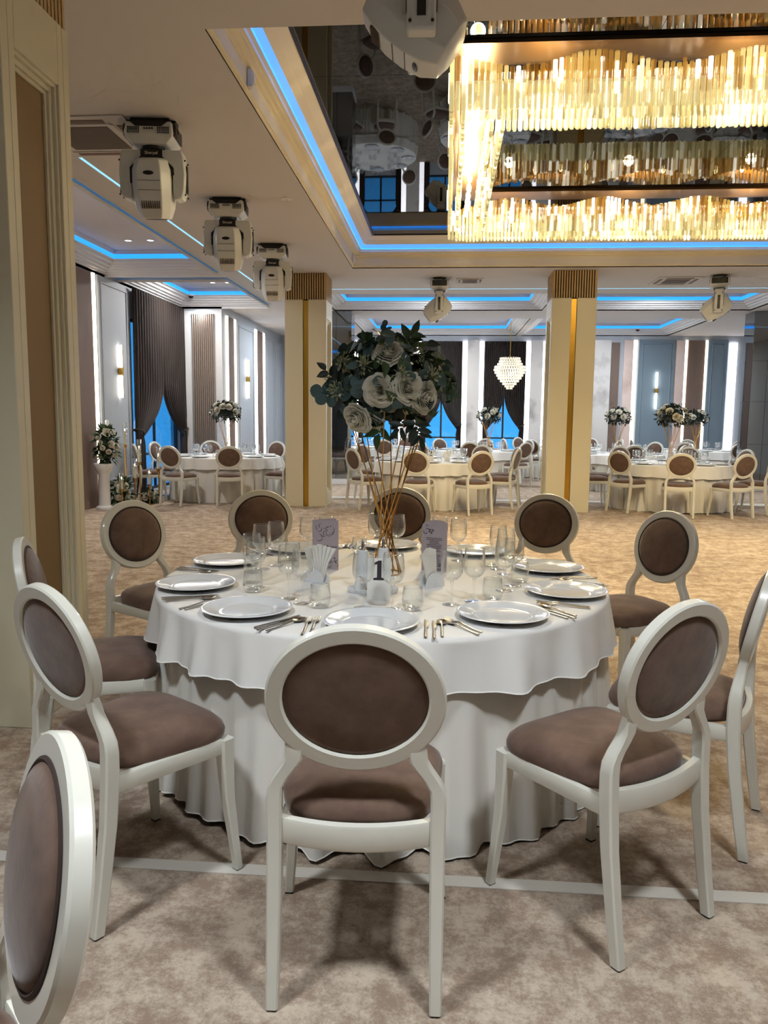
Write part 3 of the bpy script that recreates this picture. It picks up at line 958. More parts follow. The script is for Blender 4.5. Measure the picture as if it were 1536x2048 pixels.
# ---- menu cards
def squiggle(b, cx_, cz, s, n, seed, y):
    rr = random.Random(seed)
    for k in range(n):
        a0 = rr.random() * 6.28
        px, pz = cx_ + rr.uniform(-1, 1) * s, cz + rr.uniform(-.8, .8) * s
        r0 = s * rr.uniform(.25, .6)
        pts = [(px + r0 * (1 - .25 * q) * math.cos(a0 + q * 2.6), y, pz + r0 * math.sin(a0 + q * 2.6) * .8) for q in [i / 8 for i in range(9)]]
        b.tube(pts, [.0003 + .0009 * math.sin(PI * i / 8) for i in range(9)], 4)
    for k in range(3):
        px, pz = cx_ + rr.uniform(-1, 1) * s, cz + rr.uniform(-.8, .8) * s
        b.sphere((px, y, pz), (.0028, .0006, .0028), 8, 4)
def card(loc, rz, arch, label):
    root = empty('menu_card', loc, rz, label, 'menu card', 'menu cards on table 1')
    w, h = .125, .235
    def leafp(ang, rnd):
        pl = [(0, 0), (w, 0), (w, h * .93)] + ([(w * (.5 + .5 * math.cos(a)), h * .9 + w * .2 * math.sin(a)) for a in [PI * k / 8 for k in range(9)]] if rnd else [(w, h), (0, h)])
        return MB().prism(pl, -.0008, .0008).xf(Matrix.Rotation(ang, 4, 'Z'))
    leafp(math.radians(0), arch).build('front_leaf', 'paper', root)
    leafp(math.radians(38), arch).build('rear_leaf', 'paper', root)
    b = MB()
    y = -.0013
    if not arch:
        squiggle(b, w * .5, h * .76, .035, 12, 3, y)
        squiggle(b, w * .78, h * .16, .022, 9, 5, y)
        for k in range(9):
            b.box(w * .45 + k * .0072, w * .45 + k * .0072 + .005, y - .0003, y + .0003, h * .45, h * .45 + (.010 if k in (0, 2) else .005))
    else:
        squiggle(b, w * .3, h * .82, .022, 8, 8, y)
        squiggle(b, w * .7, h * .1, .018, 6, 9, y)
        rr = random.Random(2)
        for k in range(17):
            z = h * .66 - k * .0078 - (.008 if k > 8 else 0)
            L = rr.uniform(.5, .9) * w * .72
            b.box(w * .5 - L / 2, w * .5 + L / 2, y - .0003, y + .0003, z, z + .0022)
    tag(b.build('printing', 'ink', root), 'dark line print of flowers and small text')
    return root
card((-.615, 3.555, ZT), -.06, False, 'lilac folded card printed with line flowers behind the napkins')
card((-.10, 3.60, ZT), -.35, True, 'lilac arched menu card with lines of small text')

# ---- cruet set and table number
cr = empty('cruet_tray', (-.285, 3.10, ZT), .05, 'white china lobed cruet tray in front of the gold flower stand', 'tray')
b = MB()
pl = [(.1 + .0 , 0)]
out = []
for k in range(48):
    a = 2 * PI * k / 48
    q = 1 + .07 * math.cos(4 * a)
    out.append((.098 * q * math.cos(a), .062 * q * math.sin(a)))
b.loft([[(x * s_, y * s_, z) for x, y in out] for s_, z in ((.94, 0), (1, .006), (1, .02), (.95, .022), (.93, .012), (.01, .012))])
b.build('tray', 'china', cr)
def cruet(x, y, h, label):
    o = empty('oil_bottle', (x, y, ZT + .0125), 0, label, 'bottle', 'oil and vinegar bottles')
    MB().lathe([(0, 0), (.027, 0), (.029, .006), (.0285, .06), (.025, h * .75), (.021, h), (.015, h + .004), (0, h + .004)], 24).build('body', 'china', o)
    MB().lathe([(.0125, h), (.0125, h + .012), (.008, h + .016), (.0065, h + .04), (.0075, h + .048), (0, h + .05)], 14).build('pourer', 'chrome', o)
cruet(-.33, 3.125, .155, 'white tapered oil bottle with steel pourer standing behind number card')
cruet(-.245, 3.13, .165, 'white tapered vinegar bottle with steel pourer nearest the gold stand')
for x, y, lab in ((-.335, 3.068, 'small white salt shaker at the tray corner away from number card'), (-.235, 3.068, 'small white pepper shaker at the front of cruet tray')):
    o = empty('shaker', (x, y, ZT + .0125), 0, lab, 'shaker', 'salt and pepper shakers')
    MB().lathe([(0, 0), (.022, 0), (.024, .01), (.022, .03), (.014, .052), (0, .058)], 20).build('body', 'china', o)
    MB().sphere((0, 0, .057), (.006, .006, .003), 8, 4).build('top_holes', 'steel', o)
def number_card(loc, rz, txt, label, s=1.0):
    o = empty('table_number', loc, rz, label, 'number card', 'table number cards')
    b = MB().box(-.042 * s, .042 * s, -.0008, .0008, 0, .15 * s).xf(Matrix.Rotation(-.18, 4, 'X'))
    b.build('front_leaf', 'white_paper', o)
    MB().box(-.042 * s, .042 * s, .0525 * s, .054 * s, 0, .15 * s).xf(Matrix.Translation((0, .054 * s, 0)) @ Matrix.Rotation(.18, 4, 'X') @ Matrix.Translation((0, -.054 * s, 0))).build('rear_leaf', 'white_paper', o)
    if txt == '1':      # serif one: flagged stem on a foot bar
        g = [(-.020, -.034), (.020, -.034), (.020, -.027), (.009, -.025), (.009, .036), (-.002, .036), (-.020, .026), (-.020, .020), (-.007, .023), (-.007, -.025), (-.020, -.027)]
        q = MB()
        q.prism([(x * s, z * s) for x, z in (g[0], g[1], g[2], g[3], g[9], g[10])], -.0004, .0004)
        q.prism([(x * s, z * s) for x, z in (g[9], g[3], g[4], g[5], g[8])], -.0004, .0004)
        q.prism([(x * s, z * s) for x, z in (g[5], g[6], g[7], g[8])], -.0004, .0004)
        q.xf(Matrix.Rotation(-PI / 2, 4, 'X'))
        me = q.mesh('numeral', 'ink')
    else:
        me = text_mesh(txt, .10 * s, 'ink', .0004, True)
    obj('numeral', me, o, Matrix.Rotation(-.18, 4, 'X') @ Matrix.Translation((0, -.0018, .105 * s)) @ Matrix.Rotation(PI / 2, 4, 'X'))
    return o
number_card((-.25, 2.965, ZT), .02, '1', 'white card with bold black numeral 1 beside the oil bottles', 1.1)

# ================================================================== FLOWER CENTREPIECES
def rose_mesh(seed, m='petal', r=.062):
    """nested cups whose rims overlap like petals, tight in the middle and open outside"""
    rr = random.Random(seed)
    b = MB()
    L = [(.004, .054, 2, .0), (.009, .055, 2, .001), (.014, .054, 3, .002), (.020, .052, 3, .003), (.026, .050, 3, .005), (.032, .047, 4, .007), (.038, .043, 4, .009), (.044, .038, 4, .012), (.051, .030, 5, .016), (.058, .020, 5, .020)]
    s = r / .062
    for li, (rad, h, n, curl) in enumerate(L):
        ph = rr.random()
        P = []
        N = 40
        for i in range(N + 1):
            t = 2 * PI * i / N
            saw = (t * n / (2 * PI) + ph) % 1.0
            g = 1 + .16 * saw - .08 + .03 * math.sin(5 * t + li)
            lip = 1 - .22 * (abs(saw - .5) * 2) ** 3
            col = []
            for v in (0, .3, .6, .82, .95, 1.0):
                q = rad * g * (.35 + .65 * math.sin(v * PI / 2)) + curl * max(0, v - .6) ** 1.5 * 2.2
                z = h * lip * v - curl * .6 * max(0, v - .82) * 3
                col.append((q * math.cos(t), q * math.sin(t), z))
            P.append(col)
        b.grid(P)
    b.sphere((0, 0, .0), (.03, .03, .012), 10, 6)
    b.xf(Matrix.Scale(s, 4))
    return b.mesh('rose', m, 180)
def leaf_mesh(l, w, fold, m, tip=True, n=6):
    P = []
    for j in range(n + 1):
        v = j / n
        ww = w * (math.sin(PI * v ** .8) if tip else math.sin(PI * min(.995, .03 + .94 * v)) ** .6)
        ww = max(ww, .0006)
        row = []
        for u in (-1, -.5, 0, .5, 1):
            row.append((ww * u, l * v, fold * abs(u) * ww - .15 * l * v * v))
        P.append(row)
    return MB().grid(P).mesh('leaf', m, 180)
rose_ms = [rose_mesh(k, 'petal', .066) for k in (1, 2, 3)]
euca_ms = [leaf_mesh(.066, .034, .15, 'euca', False), leaf_mesh(.05, .026, .2, 'euca', False)]
leaf_ms = [leaf_mesh(.085, .020, .5, 'leaf'), leaf_mesh(.07, .022, .4, 'leafdark'), leaf_mesh(.06, .018, .4, 'leaf')]
paddle_m = leaf_mesh(.062, .014, .2, 'leafdark', False)
for m_ in ('petal', 'petal_in'):
    nt = M[m_].node_tree
    tl = nt.nodes.new('ShaderNodeBsdfTranslucent')
    tl.inputs['Color'].default_value = (.85, .82, .7, 1)
    mx = nt.nodes.new('ShaderNodeMixShader')
    mx.inputs['Fac'].default_value = .4
    nt.links.new(nt.nodes['Principled BSDF'].outputs[0], mx.inputs[1])
    nt.links.new(tl.outputs[0], mx.inputs[2])
    nt.links.new(mx.outputs[0], nt.nodes['Material Output'].inputs[0])
sprig_b = MB()
rs = random.Random(4)
for k in range(46):
    d = Vector((rs.gauss(0, 1), rs.gauss(0, 1), rs.gauss(.6, .8))).normalized() * rs.uniform(.02, .042)
    st = len(sprig_b.v)
    sprig_b.sphere((0, 0, 0), (.0022, .0022, .008), 5, 4)
    sprig_b.xf(Matrix.Translation(d) @ d.to_track_quat('Z', 'Y').to_matrix().to_4x4(), st)
    if k % 4 == 0:
        sprig_b.tube([(0, 0, 0), tuple(d)], .0008, 3)
sprig_m = sprig_b.mesh('blossom_sprig', 'sprig')

def orient(p, d, roll=0.0, up='Y'):
    """matrix placing +Z (rose) or +Y (leaf) along d"""
    d = Vector(d).normalized()
    q = d.to_track_quat('Z', 'Y') if up == 'Z' else d.to_track_quat('Y', 'Z')
    return Matrix.Translation(p) @ q.to_matrix().to_4x4() @ Matrix.Rotation(roll, 4, 'Z' if up == 'Z' else 'Y')

def orient2(p, v, n, roll=0.0):
    """leaf matrix: +Y along v, face (+Z) towards n"""
    v = Vector(v).normalized()
    n = Vector(n)
    z = (n - v * n.dot(v)).normalized()
    x = v.cross(z)
    return Matrix.Translation(p) @ Matrix((x, v, z)).transposed().to_4x4() @ Matrix.Rotation(roll, 4, 'Y')

def stand(root, z0, zw, z1, r0, rw, r1, n=10, m='gold', rad=.003):
    for k in range(n):
        a = 2 * PI * k / n
        tw = math.radians(150)
        p0 = Vector((r0 * math.cos(a), r0 * math.sin(a), z0 + rad))
        p1 = Vector((r1 * math.cos(a + tw), r1 * math.sin(a + tw), z1))
        MB().tube([p0, p1], rad, 6).build('rod', m, root)
    for z, q in ((z0 + rad, r0),):
        MB().tube([(q * math.cos(2 * PI * k / 32), q * math.sin(2 * PI * k / 32), z) for k in range(32)], rad, 6, True).build('ring', m, root)
    zz = z0 + (z1 - z0) * .12
    MB().tube([(r0 * .78 * math.cos(2 * PI * k / 32), r0 * .78 * math.sin(2 * PI * k / 32), zz) for k in range(32)], rad * .8, 6, True).build('ring', m, root)

fc = empty('flower_centrepiece', (-.262, 3.50, ZT), 0, 'tall gold wire stand with ball of white roses and eucalyptus on table 1', 'centrepiece', 'tall flower centrepieces')
stand(fc, 0, .40, .74, .072, .02, .185, 12)
BC = Vector((0.01, 0, .862))
MB().sphere(BC, (.16, .16, .125), 20, 12).build('foam_core', 'leafdark', fc)
rb = random.Random(21)
def hemi(lo=-.9):
    while True:
        d = Vector((rb.gauss(0, 1), rb.gauss(0, 1), rb.gauss(0, 1))).normalized()
        if d.z > lo:
            return d
EL = Vector((.275, .25, .235))
def on_ball(d, s=1.0):
    return BC + Vector((d.x * EL.x, d.y * EL.y, d.z * EL.z)) * s
for k in range(150):
    d = hemi(-.75)
    v = Vector((rb.gauss(0, 1), rb.gauss(0, 1), rb.gauss(0, .8)))
    v = (v - d * v.dot(d)).normalized() + d * rb.uniform(.1, .9)
    obj('eucalyptus_leaf', euca_ms[k % 2], fc, orient2(on_ball(d, rb.uniform(.66, 1.02)), v, d, rb.uniform(-.5, .5)))
for k in range(210):
    d = hemi(-.85)
    v = Vector((rb.gauss(0, 1), rb.gauss(0, 1), rb.gauss(-.1, .8)))
    v = (v - d * v.dot(d)).normalized() + d * rb.uniform(.1, 1.0)
    obj('leaf', leaf_ms[k % 3], fc, orient2(on_ball(d, rb.uniform(.5, .98)), v, d, rb.uniform(-.7, .7)))
def cam_off(dx, dz, front=.0):     # offset in the plane of the ball as seen from the first table's front
    return Vector((dx, -front, dz))
for i, (dx, dz, fr, dd) in enumerate(((.005, .13, .165, (0, -.8, .65)), (-.028, -.035, .25, (-.1, -1, -.05)), (.095, -.02, .225, (.5, -1, .1)), (.165, -.06, .17, (.8, -.8, -.1)), (-.13, -.155, .165, (-.5, -.8, -.5)),
                                      (-.10, .03, -.2, (-.4, .9, .2)), (.1, .05, -.2, (.4, .9, .3)), (.2, .05, -.02, (1, 0, .2)), (-.2, .02, -.04, (-1, .1, .1)), (-.09, -.175, .11, (-.2, -.7, -.8)))):
    obj('rose', rose_ms[i % 3], fc, orient(BC + cam_off(dx, dz, fr) - Vector(dd).normalized() * .02, dd, i * 1.3, 'Z'))
for dx, dz, fr in ((-.19, .09, .12), (-.24, .02, .06), (.12, .12, .12), (.06, .03, .23), (-.09, .07, .20), (-.215, -.03, .12), (.18, .03, .16), (.03, .15, .1), (-.05, .15, .06), (.2, .1, .0), (-.16, .12, -.1), (.0, .1, -.2)):
    v = Vector((dx, -fr, dz + .03))
    obj('blossom_sprig', sprig_m, fc, orient(BC + Vector((dx, -fr, dz)) * 1.04, v, 0, 'Z'))
def branch(pts, me, n, stem=True, s=1.0, spread=1.0):
    pts = [BC + Vector(p) for p in pts]
    if stem:
        MB().tube(pts, .0018, 5).build('stem', 'leafdark', fc)
    for k in range(n):
        q = (k + .6) / n * (len(pts) - 1)
        i = min(int(q), len(pts) - 2)
        p = pts[i].lerp(pts[i + 1], q - i)
        d = (pts[i + 1] - pts[i]).normalized()
        side = d.cross(Vector((0, 1, 0))).normalized() * (1 if k % 2 else -1)
        v = d * .6 + side * spread + Vector((0, rb.uniform(-.4, .2), 0))
        if k == n - 1:
            v = d
        obj('leaf', me, fc, orient2(p, v, (rb.uniform(-.4, .4), -1, .3), rb.uniform(-.5, .5)) @ Matrix.Scale(s, 4))
branch([(-.01, -.05, .15), (-.008, -.06, .21), (-.018, -.06, .255)], euca_ms[1], 9, True, .55)
branch([(.06, -.08, .13), (.085, -.1, .19), (.10, -.1, .215)], leaf_ms[0], 6, True, .85)
branch([(-.07, -.08, .12), (-.09, -.1, .17), (-.10, -.1, .19)], leaf_ms[2], 6, True, .8)
branch([(.10, -.12, -.13), (.13, -.14, -.19), (.145, -.14, -.235)], paddle_m, 10, True, 1.0)
branch([(.05, -.14, -.14), (.07, -.16, -.18), (.05, -.16, -.20)], paddle_m, 5, True, 1.0)
branch([(.18, -.1, -.02), (.25, -.1, -.04), (.29, -.1, -.05)], leaf_ms[2], 9, True, .55)
branch([(.18, -.08, .04), (.25, -.06, .03), (.28, -.06, -.0)], leaf_ms[2], 7, True, .6)
branch([(-.2, -.1, -.04), (-.26, -.1, -.05), (-.295, -.1, -.04)], euca_ms[0], 5, True, .9)
branch([(-.2, -.1, .0), (-.25, -.1, .03), (-.28, -.1, .06)], leaf_ms[1], 5, True, .8)
branch([(-.01, -.12, -.16), (-.03, -.14, -.2), (-.035, -.14, -.22)], leaf_ms[0], 4, True, .9)

# ================================================================== OTHER TABLES
far_wine = MB().lathe([(.03, 0), (.03, .003), (.004, .008), (.004, .09), (.03, .105), (.0425, .14), (.036, .21), (.0345, .21), (.041, .14), (.028, .108), (0, .1)], 12).mesh('wine_glass', 'glass', 180)
far_tum = MB().lathe([(0, 0), (.03, 0), (.04, .03), (.035, .088), (.034, .088), (.038, .03), (.028, .01), (0, .01)], 12).mesh('tumbler', 'glass', 180)
far_plate = MB().lathe([(0, .003), (.1, .003), (.165, .021), (.166, .024), (.118, .016), (.1, .007), (0, .006)], 32).mesh('charger_plate', 'china', 60)
# compact bouquet: foliage joined, roses as parts
fol = MB()
rf = random.Random(12)
for k in range(420):
    while True:
        d = Vector((rf.gauss(0, 1), rf.gauss(0, 1), rf.gauss(0, 1))).normalized()
        if d.z > -.8: break
    v = Vector((rf.gauss(0, 1), rf.gauss(0, 1), rf.gauss(0, 1)))
    v = (v - d * v.dot(d)).normalized() + d * rf.uniform(.2, 1.4)
    l = rf.uniform(.05, .085)
    st = len(fol.v)
    fol.add([(0, 0, 0), (.02, l * .5, .004), (0, l, -.01), (-.02, l * .5, .004)], [(0, 1, 2, 3)])
    p = Vector((d.x * .27, d.y * .27, d.z * .2 + .0)) * rf.uniform(.6, 1.0)
    fol.xf(orient(p, v, rf.uniform(-1, 1)), st)
fol_m = fol.mesh('foliage', 'leafdark', 30)
core_m = MB().sphere((0, 0, 0), (.17, .17, .12), 14, 8).mesh('foam_core', 'leafdark')
rod_ms = []
for k in range(8):
    a = 2 * PI * k / 8
    rod_ms.append(MB().tube([(.07 * math.cos(a), .07 * math.sin(a), .003), (.16 * math.cos(a + 2.6), .16 * math.sin(a + 2.6), .68)], .004, 5).mesh('rod', 'gold'))
far_rose = MB().sphere((0, 0, 0), (.055, .055, .042), 10, 6).mesh('rose', 'petal')
far_rose = rose_mesh(9, 'petal', .062)
def bouquet(c, rz, label, scale=1.0):
    o = empty('flower_centrepiece', (c[0], c[1], ZT), rz, label, 'centrepiece', 'tall flower centrepieces')
    for me in rod_ms:
        obj('rod', me, o)
    obj('foam_core', core_m, o, Matrix.Translation((0, 0, .80)))
    tag(obj('foliage', fol_m, o, Matrix.Translation((0, 0, .80))), kind='stuff')
    rq = random.Random(int(c[0] * 100) + 5)
    for k in range(13):
        a = 2 * PI * k / 13 + rq.uniform(-.2, .2)
        zz = rq.uniform(-.35, .9)
        d = Vector((math.cos(a) * math.sqrt(max(.05, 1 - zz * zz)), math.sin(a) * math.sqrt(max(.05, 1 - zz * zz)), zz))
        obj('rose', far_rose, o, orient(Vector((0, 0, .80)) + Vector((d.x * .235, d.y * .235, d.z * .17)), d, 0, 'Z'))
    return o

HR = ['twelve', 'one', 'two', 'three', 'four', 'five', 'six', 'seven', 'eight', 'nine', 'ten', 'eleven']
def clock(deg):
    q = round(((90 - deg) / 30 % 12) * 2) % 24
    h = HR[q // 2]
    return ('half past ' + h) if q % 2 else (h + " o'clock")
SHORT = {'by the curtained side window': 'window table', 'numbered 2 between the cream columns': 'table 2', 'before the slate wall panel': 'slate wall table',
         'beside the mirrored pillar': 'pillar table', 'under the crystal pendant': 'pendant table', 'in the rear corner by column': 'rear corner table',
         'with flowers behind gold striped column': 'column flower table', 'behind the slate wall table': 'rear slate table'}
def set_table(c, tname, angs, lab_extra, key, rz, chairs, flowers=True, number=None, nset=10, off=0.0):
    make_table(c, label='round banquet table %s, hidden under its cloth' % tname)
    dress(c, key, 'floor length white skirt of the table %s' % tname, 'short white topper cloth of the table %s' % tname, rz)
    for a, r, lab in chairs:
        place_chair(c, a, r, lab, 'oval back chairs of the table %s' % tname)
    for k in range(nset):
        t = 2 * PI * k / nset + off
        p = Vector((c[0], c[1], ZT))
        d = Vector((math.cos(t), math.sin(t), 0))
        rt = Vector((-d.y, d.x, 0))
        hh, sn = clock(math.degrees(t)), SHORT[tname]
        o = tag(obj('charger_plate', far_plate), 'white charger plate at the %s seat of the %s' % (hh, sn), 'plate', 'plates on the table %s' % tname)
        o.location = p + d * .8
        for q in (-.05, .055):
            o = tag(obj('wine_glass', far_wine), ('clear wine glass %s tumbler at %s seat of %s' % ('farther from' if q < 0 else 'beside the', hh, sn)), 'wine glass', 'wine glasses on the table %s' % tname)
            o.location = p + d * (.57 + R.uniform(-.02, .02)) + rt * (q + R.uniform(-.01, .01))
        o = tag(obj('tumbler', far_tum), 'low clear tumbler at the %s seat of the %s' % (hh, sn), 'tumbler', 'tumblers on the table %s' % tname)
        o.location = p + d * .57 + rt * .145
    if flowers:
        bouquet(c, rz, 'tall gold stand of white roses on the table %s' % tname)
    if number:
        number_card((c[0] - .02, c[1] - .33, ZT), 0, number, 'white number card on the table %s' % tname, 1.25)
        for sx in (-.26, .26):
            o = empty('napkin_holder', (c[0] + sx, c[1] - .22, ZT), 0, ('white fan of paper napkins %s the number card of table 2' % ('before' if sx < 0 else 'past')), 'napkin holder', 'napkins on the table %s' % tname)
            MB().prism([(.052 * math.cos(PI * k / 8), .062 * math.sin(PI * k / 8)) for k in range(9)], -.02, .02).build('holder', 'china', o)
            for q in range(4):
                MB().loft([[(x0 + px, -.012 + q * .008 + py, z) for px, py in ((w, -.001), (w, .001), (-w, .001), (-w, -.001))] for x0, z, w in ((0, .01, .03), ((q - 1.5) * .015, .17, .04))]).build('napkin', 'white_paper', o)

TL, TM, TR = (-4.0, 13.9), (-.22, 13.35), (3.85, 13.55)
NL, NM, NR = 'by the curtained side window', 'numbered 2 between the cream columns', 'before the slate wall panel'
set_table(TL, NL, None, '', 'lo', .3, [
    (252.5, 1.66, 'white oval back chair by the flower display, back turned, nearest the window table'),
    (-72.4, 1.54, 'white oval back chair squarely facing the window table, nearer the cream column'),
    (212, 1.62, 'white oval back chair seen edge on beside the wall base of window table'),
    (168, 1.5, 'white oval back chair in front of the blue window glass'),
    (118, 1.50, 'white oval back chair behind the window table before the fluted panel'),
    (66, 1.55, 'white oval back chair behind the window table under the light strips'),
    (10, 1.6, 'white oval back chair of window table half hidden by cream column, pad visible'),
    (-28, 1.58, 'white oval back chair of window table touching the cream column edge')])
set_table(TM, NM, None, '', 'lo', 1.2, [
    (219, 1.62, 'white oval back chair of table 2 seen sideways beside the cream column'),
    (262, 1.62, 'white oval back chair of table 2 behind the gold flower stand rods'),
    (-63, 1.72, 'white oval back chair of table 2 with back squarely turned to us'),
    (-20, 1.50, 'white oval back chair of table 2 seen narrow, next to the gold column'),
    (16, 1.55, 'white oval back chair of table 2 with taupe pad facing us'),
    (55, 1.6, 'white oval back chair of table 2 far side, under the crystal pendant'),
    (100, 1.6, 'white oval back chair of table 2 far side, behind the number card'),
    (145, 1.6, 'white oval back chair of table 2 far side, before mirrored pillar')], False, '2', 10, .3)
set_table(TR, NR, None, '', 'lo', 2.2, [
    (222, 1.44, 'white oval back chair of slate wall table next to the gold striped column'),
    (186, 1.55, 'white oval back chair of slate wall table half hidden by gold striped column'),
    (-100, 1.62, 'white oval back chair of slate wall table with wide frontal brown back'),
    (-66, 1.68, 'white oval back chair of slate wall table turned slightly, beside the wide frontal one'),
    (-32, 1.6, 'white oval back chair of slate wall table cut by picture edge'),
    (20, 1.55, 'white oval back chair of slate wall table before the mirrored pillar'),
    (62, 1.55, 'white oval back chair of slate wall table with pad under the flowers'),
    (110, 1.55, 'white oval back chair of slate wall table under the wall sconce'),
    (150, 1.5, 'white oval back chair of slate wall table behind the frontal neighbour')], True, None, 10, .15)
for i, (c, nm, chs, fl_) in enumerate((
        ((-1.8, 19.2), 'beside the mirrored pillar', (205, 250, -75, 60, 120), False),
        ((.75, 18.1), 'under the crystal pendant', (215, 262, -50, 35, 80, 125), False),
        ((3.0, 20.35), 'in the rear corner by column', (195, 235, -35, 5, 50, 130), True),
        ((3.75, 17.2), 'with flowers behind gold striped column', (185, 225, -90, -45, 0, 45, 130), True),
        ((6.2, 19.75), 'behind the slate wall table', (155, 245, -70, -20, 30, 80), True))):
    set_table(c, nm, None, '', 'lo', i * .7, [(a, 1.55, 'white oval back chair at %s of the %s' % (clock(a), SHORT[nm])) for a in chs], fl_, None, 8, i * .2)
# table in front of the rear window carries a low bouquet
bouquet((1.0, 18.0), 0, 'flower stand on the rear table under the crystal pendant')

# ================================================================== MOVING HEAD STAGE LIGHTS
def moving_head(loc, rz, tilt, label, logo=True):
    root = empty('moving_head', loc, rz, label, 'stage light', 'moving head stage lights')
    # clamp plate
    b = MB().box(-.15, .15, -.10, .10, -.035, 0)
    b.box(-.19, -.15, -.05, .05, -.02, 0)
    b.box(.15, .19, -.05, .05, -.02, 0)
    b.build('clamp', 'black', root)
    # base body
    base = [[(sx * w, sy * d, z) for sx, sy in ((1, -1), (1, 1), (-1, 1), (-1, -1))] for z, w, d in ((-.035, .175, .135), (-.12, .19, .15), (-.15, .185, .145), (-.195, .13, .11))]
    MB().loft(base).build('base', 'ledhead', root, 30, .008)
    for sx in (-1, 1):
        MB().loft([[(sx * (.187 + dx), y, z) for y, z in ((-.12, -.05), (.12, -.05), (.12, -.14), (-.12, -.14))] for dx in (0, .012)]).build('side_panel', 'black', root)
        MB().tube([(sx * .2, -.06 + .05 * math.cos(a), -.09 + .045 * math.sin(a)) for a in [PI * 2 * k / 12 for k in range(10)]], .006, 6).build('cable_loop', 'black', root)
    for sy in (-1, 1):
        v = MB()
        v.prism([(-.15, -.036), (.15, -.036), (.10, -.075), (-.10, -.075)], sy * .139 - .006, sy * .139 + .006)
        v.build('handle_recess', 'black', root)
        v = MB()
        for cx_ in (-.115, .115):
            for i in range(6):
                for j in range(4):
                    x, z = cx_ - .04 + i * .016, -.085 - j * .013
                    v.box(x - .005, x + .005, sy * .1465 - .006, sy * .1465 + .006, z - .004, z + .004)
        for i in range(4):
            v.box(-.035 + i * .02, -.022 + i * .02, sy * .148 - .006, sy * .148 + .006, -.098, -.088)
        tag(v.build('vent_holes', 'black', root), kind='stuff')
    # yoke
    MB().lathe([(0, -.215), (.09, -.215), (.09, -.19), (0, -.19)], 20).build('pan_joint', 'black', root)
    arch = [(-.235, -.225), (.235, -.225), (.25, -.27), (.262, -.40), (.255, -.52), (.235, -.585), (.175, -.60), (.162, -.56), (.162, -.40), (.09, -.325), (-.09, -.325), (-.162, -.40), (-.162, -.56), (-.175, -.60), (-.235, -.585), (-.255, -.52), (-.262, -.40), (-.25, -.27)]
    y = MB()
    n = len(arch)
    quads = [(0, 1, 2, 9), (0, 9, 10, 17), (2, 3, 8, 9), (3, 4, 7, 8), (4, 5, 6, 7), (10, 11, 16, 17), (11, 12, 15, 16), (12, 13, 14, 15)]
    vs = [(x, -.066, z) for x, z in arch] + [(x, .066, z) for x, z in arch]
    fs = [q[::-1] for q in quads] + [tuple(i + n for i in q) for q in quads] + [(i, (i + 1) % n, (i + 1) % n + n, i + n) for i in range(n)]
    y.add(vs, fs)
    y.build('yoke', 'ledhead', root, 30, .012)
    for sy in (-1, 1):
        c = MB()
        for pl in ([(-.085, -.222), (.085, -.222), (.085, -.275), (.10, -.326), (-.10, -.326), (-.085, -.275)], [(-.085, -.275), (-.092, -.327), (-.156, -.40), (-.156, -.48), (-.172, -.48), (-.172, -.36)], [(.085, -.275), (.172, -.36), (.172, -.42), (.156, -.40), (.092, -.327)]):
            c.prism(pl, sy * .067 - .004, sy * .067 + .004)
        c.build('chevron_plate', 'black', root)
        if logo:
            me = text_mesh('Sherpel', .034, 'white_paper', .0005)
            obj('logo', me, root, Matrix.Translation((0, sy * .0725, -.25)) @ Matrix.Rotation(0 if sy < 0 else PI, 4, 'Z') @ Matrix.Rotation(PI / 2, 4, 'X'))
    for sx in (-1, 1):
        v = MB()
        v.box(sx * .262 - .004, sx * .262 + .006, -.02, .02, -.54, -.33)
        v.build('arm_slot', 'black', root)
        v = MB()
        for z in (-.30, -.56):
            for yy in (-.05, .05):
                v.sphere((sx * .258, yy, z), .008, 8, 5)
        v.build('screws', 'black', root)
    # head
    hroot = empty('head')
    hroot.parent = root
    hroot.matrix_local = Matrix.Translation((0, 0, -.47)) @ Matrix.Rotation(tilt, 4, 'X')
    secs = [(.19, .095, .085), (.175, .125, .12), (.10, .148, .158), (0, .152, .17), (-.10, .150, .165), (-.18, .138, .145), (-.245, .115, .12), (-.26, .105, .11)]
    def oct_(w, d, z):
        return [(px * w, py * d, z) for px, py in ((1, -.5), (1, .5), (.62, 1), (-.62, 1), (-1, .5), (-1, -.5), (-.62, -1), (.62, -1))]
    MB().loft([oct_(w, d, z) for z, w, d in secs]).build('shell', 'ledhead', hroot, 28, .006)
    MB().lathe([(0, -.264), (.085, -.264), (.09, -.258), (.09, -.24)], 24).build('lens', 'black', hroot)
    for sy in (-1, 1):
        e = MB().sphere((0, 0, 0), (.042, .003, .016), 16, 6)
        e.xf(Matrix.Translation((0, sy * .164, .075)) @ Matrix.Rotation(-.06 * sy, 4, 'X'))
        e.build('emblem', 'black', hroot)
        v = MB()
        for k in range(9):
            v.box(-.068 + k * .017 - .004, -.068 + k * .017 + .004, sy * .152 - .006, sy * .152 + .006, -.185, -.125)
        tag(v.build('vent_slots', 'grille', hroot), kind='stuff')
        v = MB()
        for z in (.02, -.05):
            v.box(-.09, .09, sy * .1685 - .002, sy * .1685 + .002, z - .0015, z + .0015)
        tag(v.build('seam_lines', 'grille', hroot), kind='stuff')
    return root
hd = math.radians
moving_head((-2.36, 6.27, ZC), hd(6), hd(12), 'largest of three white moving head lights, beside the ceiling vent')
moving_head((-2.37, 8.44, ZC), hd(6), hd(14), 'middle of three white moving head lights in the ceiling row')
moving_head((-2.37, 10.6, ZC), hd(6), hd(12), 'farthest of three white moving head lights, before the slatted column capital')
moving_head((-.15, 3.9, ZC), hd(92), hd(124), 'big white moving head light overhead, cropped by the upper picture edge')
